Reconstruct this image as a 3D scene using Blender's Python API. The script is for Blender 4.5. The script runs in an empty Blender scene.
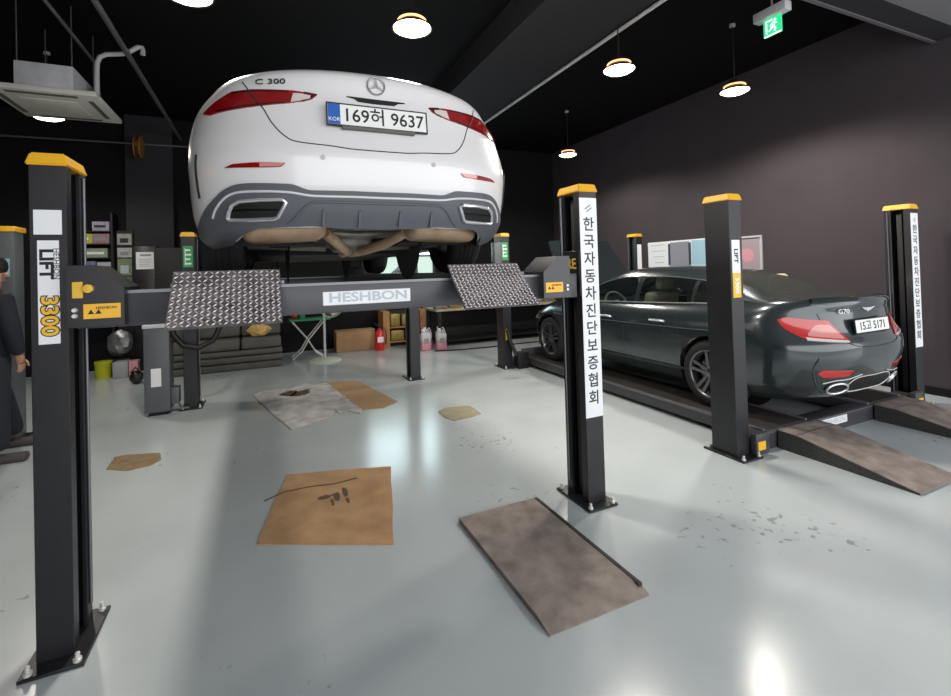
import bpy, bmesh, math, random
from mathutils import Vector, Matrix
random.seed(7)
SC = bpy.context.scene
COL = SC.collection
# ------------------------------------------------------------------ camera, world, light, exposure
CAM_YAW, CAM_PITCH, CAM_ROLL, CAM_F, CAM_H = .4250, .0135, -.0300, 468., 1.602
def make_camera():
    cy, sy = math.cos(CAM_YAW), math.sin(CAM_YAW)
    fw = Vector((sy*math.cos(CAM_PITCH), cy*math.cos(CAM_PITCH), math.sin(CAM_PITCH)))
    r = Vector((cy, -sy, 0)); u = r.cross(fw)
    r2 = r*math.cos(CAM_ROLL) + u*math.sin(CAM_ROLL); u2 = r2.cross(fw)
    cd = bpy.data.cameras.new('camera'); co = bpy.data.objects.new('camera', cd); COL.objects.link(co)
    m = Matrix((r2, u2, -fw)).transposed().to_4x4(); m.translation = Vector((0, 0, CAM_H)); co.matrix_world = m
    cd.sensor_fit = 'HORIZONTAL'; cd.sensor_width = 36; cd.lens = CAM_F*36/951
    cd.shift_x = 0; cd.shift_y = -(348-262)/951      # the lens axis sits above the middle of the frame
    cd.clip_start = .05; cd.clip_end = 100
    SC.camera = co
make_camera()
SC.view_settings.view_transform = 'Standard'; SC.view_settings.look = 'None'
SC.view_settings.gamma = 1; SC.view_settings.use_curve_mapping = False
SC.view_settings.exposure = 0.0
W = bpy.data.worlds.new('world'); SC.world = W; W.use_nodes = True
W.node_tree.nodes['Background'].inputs[0].default_value = (.93, .96, 1, 1)
W.node_tree.nodes['Background'].inputs[1].default_value = .5
def area_light(name, loc, rot, sx, sy, power, col):
    l = bpy.data.lights.new(name, 'AREA'); l.shape = 'RECTANGLE'; l.size = sx; l.size_y = sy; l.energy = power; l.color = col
    o = bpy.data.objects.new(name, l); o.location = loc; o.rotation_euler = rot; COL.objects.link(o); return o
# daylight through the wide open shop front behind the camera
area_light('daylight_front', (4.7, -2.6, 2.1), (math.radians(90), 0, 0), 12.8, 3.8, 400, (.98, .985, 1))
LAMP_POWER = 250
WINDOW_GLOW = 6.5
# ------------------------------------------------------------------ materials
def lin(h):
    h = h.lstrip('#'); c = [int(h[i:i+2], 16)/255 for i in (0, 2, 4)]
    return tuple(v/12.92 if v <= .04045 else ((v+.055)/1.055)**2.4 for v in c) + (1,)
MATS = {}
def pm(name, col, rough=.5, metal=0., var=0., scale=8., coat=0., emit=0., bump=0., bscale=60., alpha=1., rvar=0., col2=None):
    if name in MATS: return MATS[name]
    m = bpy.data.materials.new(name); m.use_nodes = True; nt = m.node_tree; b = nt.nodes['Principled BSDF']
    c = lin(col) if isinstance(col, str) else tuple(col) + (1,)
    b.inputs['Base Color'].default_value = c; b.inputs['Roughness'].default_value = rough; b.inputs['Metallic'].default_value = metal
    b.inputs['Coat Weight'].default_value = coat; b.inputs['Coat Roughness'].default_value = .06
    b.inputs['Alpha'].default_value = alpha
    if emit: b.inputs['Emission Color'].default_value = c; b.inputs['Emission Strength'].default_value = emit
    if var or bump or rvar or col2:
        tc = nt.nodes.new('ShaderNodeTexCoord'); nz = nt.nodes.new('ShaderNodeTexNoise')
        nz.inputs['Scale'].default_value = scale; nz.inputs['Detail'].default_value = 5; nt.links.new(tc.outputs['Object'], nz.inputs['Vector'])
        if var or col2:
            r = nt.nodes.new('ShaderNodeValToRGB'); r.color_ramp.elements[0].position = .32; r.color_ramp.elements[1].position = .68
            c2 = lin(col2) if col2 else tuple(min(1, v*(1+var)) for v in c[:3]) + (1,)
            r.color_ramp.elements[0].color = c if col2 else tuple(v*(1-var) for v in c[:3]) + (1,); r.color_ramp.elements[1].color = c2
            nt.links.new(nz.outputs['Fac'], r.inputs[0]); nt.links.new(r.outputs[0], b.inputs['Base Color'])
        if rvar:
            mr = nt.nodes.new('ShaderNodeMapRange'); mr.inputs[3].default_value = max(.02, rough-rvar); mr.inputs[4].default_value = rough+rvar
            nt.links.new(nz.outputs['Fac'], mr.inputs[0]); nt.links.new(mr.outputs[0], b.inputs['Roughness'])
        if bump:
            n2 = nt.nodes.new('ShaderNodeTexNoise'); n2.inputs['Scale'].default_value = bscale; n2.inputs['Detail'].default_value = 3
            nt.links.new(tc.outputs['Object'], n2.inputs['Vector'])
            bp = nt.nodes.new('ShaderNodeBump'); bp.inputs['Strength'].default_value = bump; bp.inputs['Distance'].default_value = .01
            nt.links.new(n2.outputs['Fac'], bp.inputs['Height']); nt.links.new(bp.outputs[0], b.inputs['Normal'])
    MATS[name] = m; return m
def glass_mat(name, tint, clear, rough=.03):
    """tinted window glass: part see-through, part glossy"""
    m = bpy.data.materials.new(name); m.use_nodes = True; nt = m.node_tree; nt.nodes.remove(nt.nodes['Principled BSDF'])
    out = nt.nodes['Material Output']; t = nt.nodes.new('ShaderNodeBsdfTransparent'); g = nt.nodes.new('ShaderNodeBsdfPrincipled'); mx = nt.nodes.new('ShaderNodeMixShader')
    t.inputs[0].default_value = lin('#b9c4c2'); g.inputs['Base Color'].default_value = lin(tint); g.inputs['Roughness'].default_value = rough
    mx.inputs[0].default_value = 1-clear
    nt.links.new(t.outputs[0], mx.inputs[1]); nt.links.new(g.outputs[0], mx.inputs[2]); nt.links.new(mx.outputs[0], out.inputs[0])
    return m
M = dict(
 floor=pm('epoxy_floor', '#bfc7c9', .19, var=.05, scale=1.3, rvar=.06, bump=.02, bscale=3),
 black_wall=pm('black_wall_paint', '#1c1b1d', .75, var=.10, scale=3), right_wall=pm('charcoal_wall_paint', '#474145', .7, var=.05, scale=2),
 ceiling=pm('black_ceiling_paint', '#0d0d0f', .8, var=.1), duct=pm('dark_grey_duct', '#303033', .7), pilaster=pm('charcoal_column_paint', '#39393d', .75), soffit=pm('grey_soffit', '#6f6e70', .6),
 steel=pm('grey_steel', '#a3a3a6', .35, .9, rvar=.1), bolt=pm('zinc_bolt', '#dcdcd6', .4, .4), pipe=pm('grey_pipe', '#c0c0c2', .5),
 post=pm('black_post_paint', '#202024', .38, var=.08, rvar=.06), beam=pm('dark_grey_beam_paint', '#434348', .38, var=.08, scale=5, rvar=.05), slot=pm('dark_slot', '#0c0c0e', .6), rail=pm('grey_edge_rail', '#77777b', .4, .5),
 yellow=pm('yellow_cap', '#f0b521', .45), tag_yellow=pm('yellow_tag', '#f6bd2c', .45), gold=pm('gold_lettering', '#e8b93a', .45),
 white=pm('white_sticker', '#eef0f2', .4), ink=pm('black_ink', '#151517', .5), green=pm('green_sticker', '#29a35a', .45), greyink=pm('grey_ink', '#8f9398', .5), paleink=pm('pale_blue_ink', '#b9c6cd', .5),
 treadtip=pm('bare_metal_tread', '#d9d3d2', .4, .3), tread=pm('worn_tread_plate', '#8d8688', .42, .4, col2='#5d575a', scale=14, rvar=.1), ramp=pm('rusty_brown_ramp', '#9c9088', .6, .05, col2='#786d66', scale=9, bump=.4, bscale=140), runway=pm('dark_runway_tread', '#35312f', .55, .1, var=.25, scale=7), rampside=pm('gritty_black_ramp_side', '#3b3a3a', .7, var=.25, scale=60, bump=.6, bscale=180),
 white_paint=pm('white_car_paint', '#e6e4e4', .34, coat=.9), dark_paint=pm('dark_green_grey_car_paint', '#333c3f', .26, .45, coat=1.),
 seam=pm('panel_gap', '#2b2b2d', .7), grey_plastic=pm('dark_grey_bumper_plastic', '#5a5d63', .42), chrome=pm('chrome', '#e6e6e8', .16, .7), darkhole=pm('dark_cavity', '#0b0b0c', .6), fogchrome=pm('satin_chrome', '#e9e7e7', .3, .25),
 lens=pm('red_lens', '#8e1013', .12, coat=1.), lens_bright=pm('bright_red_lens', '#c2201f', .14, coat=1.), lens_pink_and_glint=pm('pink_lens_and_glint', '#d98c88', .16, coat=1.), lens_clear=pm('clear_lens', '#dccfcc', .14, coat=1.), lens_dark=pm('dark_lens', '#4b0d10', .14, coat=1.),
 tyre=pm('tyre_rubber', '#1b1b1c', .75, bump=.15), rim=pm('grey_alloy', '#77787c', .3, .9), rimdark=pm('black_alloy', '#252629', .3, .8), rust=pm('rusty_exhaust', '#a08064', .5, .25, col2='#bda88d', scale=7), underbody=pm('underbody_black', '#1a1a1b', .7), cast=pm('cast_aluminium', '#7d7b74', .5, .6, var=.2), plate=pm('plate_white', '#f1f2ee', .35), plateblue=pm('plate_blue', '#1f5fb4', .4),
 seat=pm('beige_leather', '#c9bda6', .55), cabin=pm('black_cabin_trim', '#1b1b1d', .6),
 card=pm('cardboard', '#b6926a', .8, var=.08, scale=6), card_dirty=pm('oil_stained_cardboard', '#c49d74', .8, col2='#a5825b', scale=4.5), card_old=pm('worn_tan_card', '#97815f', .8, col2='#80694c', scale=10), paper=pm('dirty_white_paper', '#d9d8d8', .8, col2='#aaa59c', scale=5), stain=pm('oil_stain', '#4a3a2c', .55, col2='#6d563e', scale=20), cover=pm('beige_cover_plate', '#9c9275', .55, var=.08),
 ac=pm('off_white_ac', '#d2d1c8', .5), acbody=pm('galvanised_sheet', '#cdced2', .5, .1, var=.1), slat=pm('vent_slot', '#5d5d58', .6),
 cloth=pm('navy_cloth', '#1d2129', .9, bump=.2), jean=pm('dark_trousers', '#23262f', .9, bump=.2), skin=pm('skin', '#b98a72', .55), hair=pm('black_hair', '#121112', .6), shoe=pm('grey_shoe', '#4b4646', .7),
 powerbox=pm('grey_power_box', '#5c6064', .45, var=.04), hose=pm('black_hose', '#17171a', .5), mat_grey=pm('dark_grey_padding', '#5a5955', .7, var=.12, scale=5), bag=pm('yellow_paper_bag', '#d6b066', .7, var=.2, scale=18), foil=pm('silver_foil', '#8d8f92', .34, .7, var=.2, bump=.8, bscale=14),
 fanw=pm('cream_plastic', '#d5d8c6', .4), tgreen=pm('green_plastic', '#3fa06d', .45), tube=pm('white_tube', '#d9d7d4', .35), red=pm('red_cylinder', '#c8201a', .3, coat=.6), jug=pm('cloudy_plastic', '#c9c6c8', .35), pink=pm('pink_coolant', '#cf8c9a', .35), wood=pm('wood_board', '#a5794f', .6, var=.15), benchtop=pm('pale_worktop', '#a79f8b', .6), crate=pm('brass_goods', '#8f7b3e', .45, .4, var=.2), clutter=pm('dull_parts', '#8e8270', .5, col2='#4f4a44', scale=30),
 ygreen=pm('lime_bucket', '#b9bf1f', .4), pinkbox=pm('pink_carton', '#c98f98', .6), greyb=pm('grey_lidded_tub', '#9fa3a6', .5), reel=pm('dim_orange_reel', '#a06a20', .5),
 exitgreen=pm('exit_green', '#1fae70', .4, emit=1.6), exitwhite=pm('exit_white', '#e6fff0', .4, emit=1.6), housing=pm('pale_grey_housing', '#b4b4b6', .5),
 lampglow=pm('lamp_diffuser', '#fff1dc', .4, emit=14), lampshell=pm('dark_lamp_shell', '#2a2220', .4, .5), lampring=pm('lamp_ring_glow', '#ffb27a', .4, emit=2.2), winglow=pm('frosted_daylight_pane', '#d2eaf0', .3, emit=WINDOW_GLOW), winlow=pm('green_tinted_lower_pane', '#b9d2c8', .3, emit=.85), winframe=pm('dark_window_frame', '#2a2a2c', .5),
 panel=pm('wall_panel_white', '#e4eaee', .4), panelblue=pm('wall_panel_blue', '#9cc3d3', .4), panelgrey=pm('wall_panel_grey', '#8b8d99', .5), paneldark=pm('wall_panel_dark', '#35424c', .5), notice=pm('framed_notice', '#9c8f98', .4),
)
M['glass'] = glass_mat('tinted_car_glass', '#1b2022', .74); M['glass_rear'] = glass_mat('olive_sheen_rear_glass', '#3b3f3a', .2, .12); M['glass_dark'] = glass_mat('dark_car_glass', '#0e1112', .12)  # rear glass: its olive reflection is put into the tint colour
def floor_specks(m):
    nt = m.node_tree; b = nt.nodes['Principled BSDF']; old = b.inputs['Base Color'].links[0].from_socket
    tc = nt.nodes.new('ShaderNodeTexCoord'); big = nt.nodes.new('ShaderNodeTexNoise'); fine = nt.nodes.new('ShaderNodeTexNoise'); mul = nt.nodes.new('ShaderNodeMath'); r = nt.nodes.new('ShaderNodeValToRGB'); mx = nt.nodes.new('ShaderNodeMix')
    big.inputs['Scale'].default_value = .8; fine.inputs['Scale'].default_value = 17; fine.inputs['Detail'].default_value = 3; mul.operation = 'MULTIPLY'; mx.data_type = 'RGBA'
    for n in (big, fine): nt.links.new(tc.outputs['Object'], n.inputs['Vector'])
    nt.links.new(big.outputs['Fac'], mul.inputs[0]); nt.links.new(fine.outputs['Fac'], mul.inputs[1]); nt.links.new(mul.outputs[0], r.inputs[0])
    r.color_ramp.elements[0].position = .385; r.color_ramp.elements[1].position = .43; r.color_ramp.elements[0].color = (0, 0, 0, 1); r.color_ramp.elements[1].color = (.55, .55, .55, 1)
    nt.links.new(r.outputs[0], mx.inputs['Factor']); nt.links.new(old, mx.inputs['A']); mx.inputs['B'].default_value = lin('#6f7072'); nt.links.new(mx.outputs['Result'], b.inputs['Base Color'])
floor_specks(M['floor'])
for k_ in ('ceiling', 'duct', 'black_wall', 'pilaster', 'right_wall'): M[k_].node_tree.nodes['Principled BSDF'].inputs['Specular IOR Level'].default_value = .12
# ------------------------------------------------------------------ mesh helpers
ORG = {}
def org(o):
    while o.parent: o = o.parent
    return ORG.get(o, Vector((0, 0, 0)))
def empty(name, loc, label, cat, group=None):
    o = bpy.data.objects.new(name, None); COL.objects.link(o); o.location = loc; o.empty_display_size = .1; ORG[o] = Vector(loc)
    o['label'] = label; o['category'] = cat
    if group: o['group'] = group
    return o
def tag(o, label, cat, group=None, kind=None):
    if label: o['label'] = label
    if cat: o['category'] = cat
    if group: o['group'] = group
    if kind: o['kind'] = kind
    return o
class MB:
    def __init__(s): s.bm = bmesh.new()
    def box(s, x0, x1, y0, y1, z0, z1, bev=0., seg=2, mat=None):
        r = bmesh.ops.create_cube(s.bm, size=1.); vs = r['verts']
        for v in vs: v.co = Vector((x0+(v.co.x+.5)*(x1-x0), y0+(v.co.y+.5)*(y1-y0), z0+(v.co.z+.5)*(z1-z0)))
        if bev:
            es = list({e for v in vs for e in v.link_edges}); rr = bmesh.ops.bevel(s.bm, geom=es, offset=bev, segments=seg, affect='EDGES', profile=.5); vs = list({v for f in rr['faces'] for v in f.verts} | {v for v in vs if v.is_valid})
        if mat is not None: bmesh.ops.transform(s.bm, matrix=mat, verts=vs)
        return s
    def tube(s, path, r, n=10, caps=True):
        path = [Vector(p) for p in path]; rings = []; up = None
        for i, p in enumerate(path):
            t = (path[min(i+1, len(path)-1)]-path[max(i-1, 0)]).normalized()
            if up is None: up = t.orthogonal().normalized()
            up = (up-t*up.dot(t)); up = up.normalized() if up.length > 1e-6 else t.orthogonal().normalized(); b = t.cross(up)
            rr = r[i] if isinstance(r, (list, tuple)) else r
            rings.append([s.bm.verts.new(p+(up*math.cos(a)+b*math.sin(a))*rr) for a in (2*math.pi*k/n for k in range(n))])
        for a, b in zip(rings, rings[1:]):
            for k in range(n): s.bm.faces.new((a[k], a[(k+1) % n], b[(k+1) % n], b[k]))
        if caps: s.bm.faces.new(rings[0][::-1]); s.bm.faces.new(rings[-1])
        return s
    def lathe(s, prof, c, ax=(0, 0, 1), n=28, caps=True):
        ax = Vector(ax).normalized(); u = ax.orthogonal().normalized(); w = ax.cross(u); c = Vector(c); rings = []
        for r, h in prof:
            rings.append([s.bm.verts.new(c+ax*h+(u*math.cos(a)+w*math.sin(a))*max(r, 1e-4)) for a in (2*math.pi*k/n for k in range(n))])
        for a, b in zip(rings, rings[1:]):
            for k in range(n): s.bm.faces.new((a[k], a[(k+1) % n], b[(k+1) % n], b[k]))
        if caps: s.bm.faces.new(rings[0][::-1]); s.bm.faces.new(rings[-1])
        return s
    def prism(s, poly, fn, a, b):
        """poly of 2-D points; fn(p, t) gives the 3-D point at t = a and t = b"""
        A = [s.bm.verts.new(fn(p, a)) for p in poly]; B = [s.bm.verts.new(fn(p, b)) for p in poly]; n = len(poly)
        s.bm.faces.new(A[::-1]); s.bm.faces.new(B)
        for k in range(n): s.bm.faces.new((A[k], A[(k+1) % n], B[(k+1) % n], B[k]))
        return s
    def grid(s, rows, closed=False):
        V = [[s.bm.verts.new(p) for p in r] for r in rows]
        for a, b in zip(V, V[1:]):
            for k in range(len(a)-1): s.bm.faces.new((a[k], a[k+1], b[k+1], b[k]))
        return V
    def blob(s, c, rx, ry, rz, sub=3, jit=0., mat=None):
        r = bmesh.ops.create_icosphere(s.bm, subdivisions=sub, radius=1.)
        for v in r['verts']:
            k = 1+random.uniform(-jit, jit); v.co = Vector((v.co.x*rx*k, v.co.y*ry*k, v.co.z*rz*k))
            if mat: v.co = mat @ v.co
            v.co += Vector(c)
        return s
    def build(s, name, m, parent=None, ang=40, loc=None):
        o0 = org(parent) if parent else Vector(loc if loc is not None else (0, 0, 0))
        bmesh.ops.recalc_face_normals(s.bm, faces=s.bm.faces)
        for v in s.bm.verts: v.co -= o0
        me = bpy.data.meshes.new(name); s.bm.to_mesh(me); s.bm.free()
        for mm in (m if isinstance(m, (list, tuple)) else [m]): me.materials.append(mm)
        for p in me.polygons: p.use_smooth = True
        me.set_sharp_from_angle(angle=math.radians(ang))
        o = bpy.data.objects.new(name, me); COL.objects.link(o)
        if parent: o.parent = parent
        else: o.location = o0; ORG[o] = o0
        return o
def text(name, body, size, mtx, m, parent, ext=.0008, align='CENTER', sx=1., gap=1., vgap=1., bold=0.):
    cu = bpy.data.curves.new(name, 'FONT'); cu.body = body; cu.size = size; cu.align_x = align; cu.align_y = 'CENTER'; cu.extrude = ext; cu.space_character = gap; cu.space_line = vgap; cu.offset = bold; cu.resolution_u = 3
    t = bpy.data.objects.new(name+'_tmp', cu); COL.objects.link(t)
    dg = bpy.context.evaluated_depsgraph_get(); me = bpy.data.meshes.new_from_object(t.evaluated_get(dg)); bpy.data.objects.remove(t)
    me.materials.clear(); me.materials.append(m); me.transform(Matrix.Diagonal((sx, 1, 1, 1))); me.transform(mtx); me.transform(Matrix.Translation(-org(parent)))
    me.name = name; o = bpy.data.objects.new(name, me); COL.objects.link(o); o.parent = parent; return o
def face_y(x, y, z, roll=0.):
    """text plane facing -Y, reading along +X"""
    return Matrix.Translation((x, y, z)) @ Matrix.Rotation(math.radians(90), 4, 'X') @ Matrix.Rotation(roll, 4, 'Z')
def face_nx(x, y, z, roll=0.):
    """facing -X, reading towards -Y"""
    return Matrix.Translation((x, y, z)) @ Matrix.Rotation(math.radians(-90), 4, 'Z') @ Matrix.Rotation(math.radians(90), 4, 'X') @ Matrix.Rotation(roll, 4, 'Z')
def face_px(x, y, z, roll=0.):
    return Matrix.Translation((x, y, z)) @ Matrix.Rotation(math.radians(90), 4, 'Z') @ Matrix.Rotation(math.radians(90), 4, 'X') @ Matrix.Rotation(roll, 4, 'Z')
def struct(o): o['kind'] = 'structure'; return o
# ------------------------------------------------------------------ the setting
XL, XR, YB, YF, ZC = -5.6, 6.95, 10.3, -1.6, 4.55
struct(MB().box(XL-.2, 14, -5.5, YB+.2, -.2, 0).build('floor', M['floor'], loc=(0, 0, 0)))
struct(MB().box(XL-.2, XR+.2, YF, YB+.2, ZC, ZC+.15).build('ceiling', M['ceiling'], loc=(0, 0, ZC)))
WX0, WX1, WZ0, WZ1 = 1.95, 3.62, 1.35, 3.05
wb = MB(); wb.box(XL-.2, WX0, YB, YB+.2, 0, ZC); wb.box(WX1, XR+.2, YB, YB+.2, 0, ZC); wb.box(WX0, WX1, YB, YB+.2, 0, WZ0); wb.box(WX0, WX1, YB, YB+.2, WZ1, ZC)
struct(wb.build('wall_back', M['black_wall'], loc=(0, YB, 0)))
struct(MB().box(XR, XR+.2, 2.38, YB, 0, ZC).build('wall_right', M['right_wall'], loc=(XR, 4, 0)))
struct(MB().box(XL-.2, -1.7, YF-.15, YF, 0, ZC).build('wall_front_blocker', M['black_wall'], loc=(-3, YF, 0)))  # unseen wall, added to keep bright daylight out of the left post's reflection
struct(MB().box(XL-.2, XL, YF, YB, 0, ZC).build('wall_left', M['black_wall'], loc=(XL, 4, 0)))
wf = MB()
for a, b in ((WX0, WX0+.05), (WX1-.05, WX1)): wf.box(a, b, YB-.02, YB+.08, WZ0, WZ1)
for a, b in ((WZ0, WZ0+.05), (WZ1-.05, WZ1)): wf.box(WX0, WX1, YB-.021, YB+.081, a, b)
wf.box(WX0, WX1, YB-.012, YB+.072, 1.91, 1.95); wf.box((WX0+WX1)/2-.02, (WX0+WX1)/2+.02, YB-.01, YB+.07, WZ0, WZ1)
wfo = struct(wf.build('window_1', M['winframe'], loc=((WX0+WX1)/2, YB, WZ0)))
MB().box(WX0+.04, WX1-.04, YB+.02, YB+.04, 1.95, WZ1-.04).build('pane', M['winglow'], wfo)
MB().box(WX0+.04, WX1-.04, YB+.02, YB+.04, WZ0+.04, 1.91).build('pane', M['winlow'], wfo)
struct(MB().box(2.56, 3.60, 1.0, YB, 4.2, ZC).build('ceiling_beam', M['duct'], loc=(3.1, 5, 4.2)))
struct(MB().box(-2.22, -1.50, YB-.14, YB, 0, ZC).build('pilaster', M['pilaster'], loc=(-1.86, YB, 0)))
hd = struct(MB().box(XL, XR, 2.36, 2.62, 4.0, ZC).build('trim_1', M['duct'], loc=(0, 2.5, 4.0)))
struct(MB().box(XL, XR, 2.60, 2.635, 3.985, 4.02).build('trim_2', M['rail'], loc=(0, 2.6, 4.0)))
struct(MB().box(XL, 12, YF, 2.36, 4.0, 4.06).build('trim_3', M['soffit'], loc=(0, 0, 4.0)))
struct(MB().box(XR-.02, XR, 2.38, YB, 0, .09).build('baseboard_right', M['black_wall'], loc=(XR, 4, 0)))
# pipes under the ceiling
def pipe(name, path, r, m, label, cat='pipe', group=None):
    o = MB().tube(path, r, 10).build(name, m, loc=path[0]); tag(o, label, cat, group); return o
pipe('conduit', [(3.63, 2.64, 4.18), (3.63, YB, 4.18)], .022, M['pipe'], 'long grey conduit along the edge of the dark ceiling beam', 'conduit')
pipe('conduit', [(-1.79, 2.64, 4.2), (-1.79, 6.9, 4.2)], .018, M['rail'], 'thin grey conduit above the air conditioner, left of the two', 'conduit')
pipe('conduit', [(-1.38, 2.64, 4.2), (-1.38, YB, 4.2)], .030, M['rail'], 'thicker dark grey conduit right of the air conditioner', 'conduit')
pipe('conduit', [(XL, YB-.16, 4.0), (-.4, YB-.16, 4.04)], .016, M['rail'], 'thin conduit running level high across the black back wall', 'conduit')
# ------------------------------------------------------------------ pendant lamps
def lamp(x, y, z, label, power=1., rod=True):
    t = empty('pendant_lamp', (x, y, z), label, 'lamp', 'round pendant lamps under the black ceiling')
    MB().lathe([(.03, .15), (.06, .145), (.075, .09), (.085, .075), (.125, .05), (.165, .025), (.176, .004), (.170, .004), (.15, .02), (.02, .03)], (x, y, z), n=36).build('lamp_shade', M['lampshell'], t)
    MB().lathe([(.168, .014), (.12, -.012), (.0, -.022)], (x, y, z), n=36).build('diffuser', M['lampglow'], t)
    MB().tube([(x+.118*math.cos(a), y+.118*math.sin(a), z+.072) for a in (2*math.pi*k/32 for k in range(33))], .010, 8, False).build('glowing_ring', M['lampring'], t)
    MB().tube([(x, y, z+.14), (x, y, ZC)], .008, 6).build('rod', M['slot'], t)
    MB().lathe([(.035, 0), (.035, .03)], (x, y, ZC-.03), n=16).build('ceiling_mount', M['housing'], t)
    l = bpy.data.lights.new('lamp_light', 'SPOT'); l.energy = LAMP_POWER*power; l.spot_size = math.radians(166); l.spot_blend = .35; l.color = (1, .93, .84); l.shadow_soft_size = .14
    o = bpy.data.objects.new('lamp_light', l); COL.objects.link(o); o.parent = t; o.location = (0, 0, -.06)
lamp(1.225, 3.90, 3.70, 'round glowing pendant lamp right above the white car')
lamp(3.565, 3.94, 3.70, 'round glowing pendant lamp right of the ceiling beam, between the two cars')
lamp(5.393, 3.93, 3.70, 'round glowing pendant lamp above the boot of the dark car, near the right wall', 1.1)
lamp(5.33, 7.35, 3.70, 'small far pendant lamp above the open bonnet of the dark car', .8)
lamp(-2.487, 7.70, 3.70, 'glowing pendant lamp just below the air conditioner panel', .55)
lamp(-.472, 4.02, 3.70, 'pendant lamp cut off by the top edge of the photo, left of the white car')
# ------------------------------------------------------------------ ceiling cassette air conditioner
def air_con():
    t = empty('ceiling_air_conditioner', (-2.05, 6.65, 3.56), 'off white ceiling cassette air conditioner hanging at the upper left', 'air conditioner')
    p = MB(); p.box(-2.50, -1.58, 6.14, 7.14, 3.545, 3.60, .012); f = p.build('panel', M['ac'], t)
    g = MB()
    g.box(-2.35, -1.76, 6.20, 6.255, 3.540, 3.547, 0); g.box(-2.35, -1.76, 7.025, 7.08, 3.540, 3.547); g.box(-1.70, -1.655, 6.33, 6.95, 3.540, 3.547); g.box(-2.46, -2.41, 6.33, 6.95, 3.540, 3.547)
    g.build('air_outlet', M['slat'], f)
    h = MB().box(-2.30, -1.82, 6.40, 6.88, 3.537, 3.547, .003); h.build('intake_grille', M['ac'], f)
    b = MB().box(-2.30, -1.81, 6.28, 7.05, 3.60, 3.89, .012); b.build('casing', M['acbody'], t)
    v = MB().box(-1.815, -1.74, 6.75, 6.95, 3.64, 3.84, .008); v.tube([(-1.74, 6.80, 3.68), (-1.70, 6.75, 3.70), (-1.69, 6.6, 3.72)], .02, 8); v.build('valve_box', M['steel'], t)
    MB().tube([(-1.69, 6.6, 3.62), (-1.69, 6.6, 3.98), (-1.685, 6.6, 4.08), (-1.66, 6.6, 4.15), (-1.60, 6.6, 4.19), (-1.50, 6.6, 4.21), (-1.41, 6.6, 4.23), (-1.34, 6.6, 4.29), (-1.29, 6.6, 4.33), (-1.255, 6.6, 4.33), (-1.245, 6.6, 4.29), (-1.25, 6.6, 4.24)], .026, 10).build('drain_pipe', M['pipe'], t)
    for x in (-2.28, -1.83):
        for y in (6.31, 7.02): MB().tube([(x, y, 3.86), (x, y, ZC)], .006, 6).build('hanger_rod', M['rail'], t)
air_con()
# ------------------------------------------------------------------ green exit sign
def exit_sign():
    t = empty('exit_sign', (4.45, 2.83, 3.93), 'green lit running man exit sign under the ceiling', 'exit sign')
    MB().box(4.40, 4.50, 2.68, 2.99, 3.90, 3.99, .008).build('housing', M['housing'], t)
    MB().tube([(4.45, 2.83, 3.98), (4.45, 2.83, ZC)], .01, 8).build('rod', M['housing'], t)
    pl = MB().box(4.442, 4.458, 2.745, 2.915, 3.735, 3.905, .002).build('sign_plate', M['exitgreen'], t)
    g = MB(); X = 4.439
    def bar(pts, w):   # pictogram strokes on the left face
        for (a, b), (c, d) in zip(pts, pts[1:]):
            dx, dz = c-a, d-b; L = math.hypot(dx, dz); nx, nz = -dz/L*w, dx/L*w
            g.prism([(a+nx, b+nz), (c+nx, d+nz), (c-nx, d-nz), (a-nx, b-nz)], lambda p, q: Vector((q, 2.83-p[0]*1., 3.82+p[1])), X, X+.004)
    bar([(-.055, -.06), (-.055, .055), (.005, .055)], .006)
    bar([(.022, .028), (.012, -.008), (.03, -.03), (.022, -.06)], .008); bar([(.012, -.008), (-.012, -.025), (-.03, -.045)], .007)
    bar([(.022, .028), (-.004, .018), (-.02, .0)], .005); bar([(.022, .028), (.045, .008)], .005)
    g.lathe([(.011, 0), (.011, .004)], (X, 2.80, 3.866), (1, 0, 0), 14)
    g.build('pictogram', M['exitwhite'], pl)
    MB().box(4.4405, 4.4595, 2.75, 2.91, 3.735, 3.742).build('lower_edge', M['exitwhite'], pl)
exit_sign()
# ---- car body surface
def lerp_tab(tab, z):
    # smooth (Catmull-Rom style) interpolation of a table of rows (z, a, b, c...)
    n=len(tab)
    if z<=tab[0][0]: return list(tab[0][1:])
    if z>=tab[-1][0]: return list(tab[-1][1:])
    for i in range(n-1):
        if tab[i][0]<=z<=tab[i+1][0]: break
    z0,z1=tab[i][0],tab[i+1][0]; h=z1-z0; t=(z-z0)/h
    out=[]
    for k in range(1,len(tab[0])):
        def sl(a,b): return (tab[b][k]-tab[a][k])/(tab[b][0]-tab[a][0])
        d=sl(i,i+1)
        m0=d if i==0 else .5*(sl(i-1,i)+d)
        m1=d if i==n-2 else .5*(d+sl(i+1,i+2))
        if i>0 and sl(i-1,i)*d<=0: m0=0
        if i<n-2 and sl(i+1,i+2)*d<=0: m1=0
        t2=t*t;t3=t2*t
        out.append((2*t3-3*t2+1)*tab[i][k]+(t3-2*t2+t)*h*m0+(-2*t3+3*t2)*tab[i+1][k]+(t3-t2)*h*m1)
    return out
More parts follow.
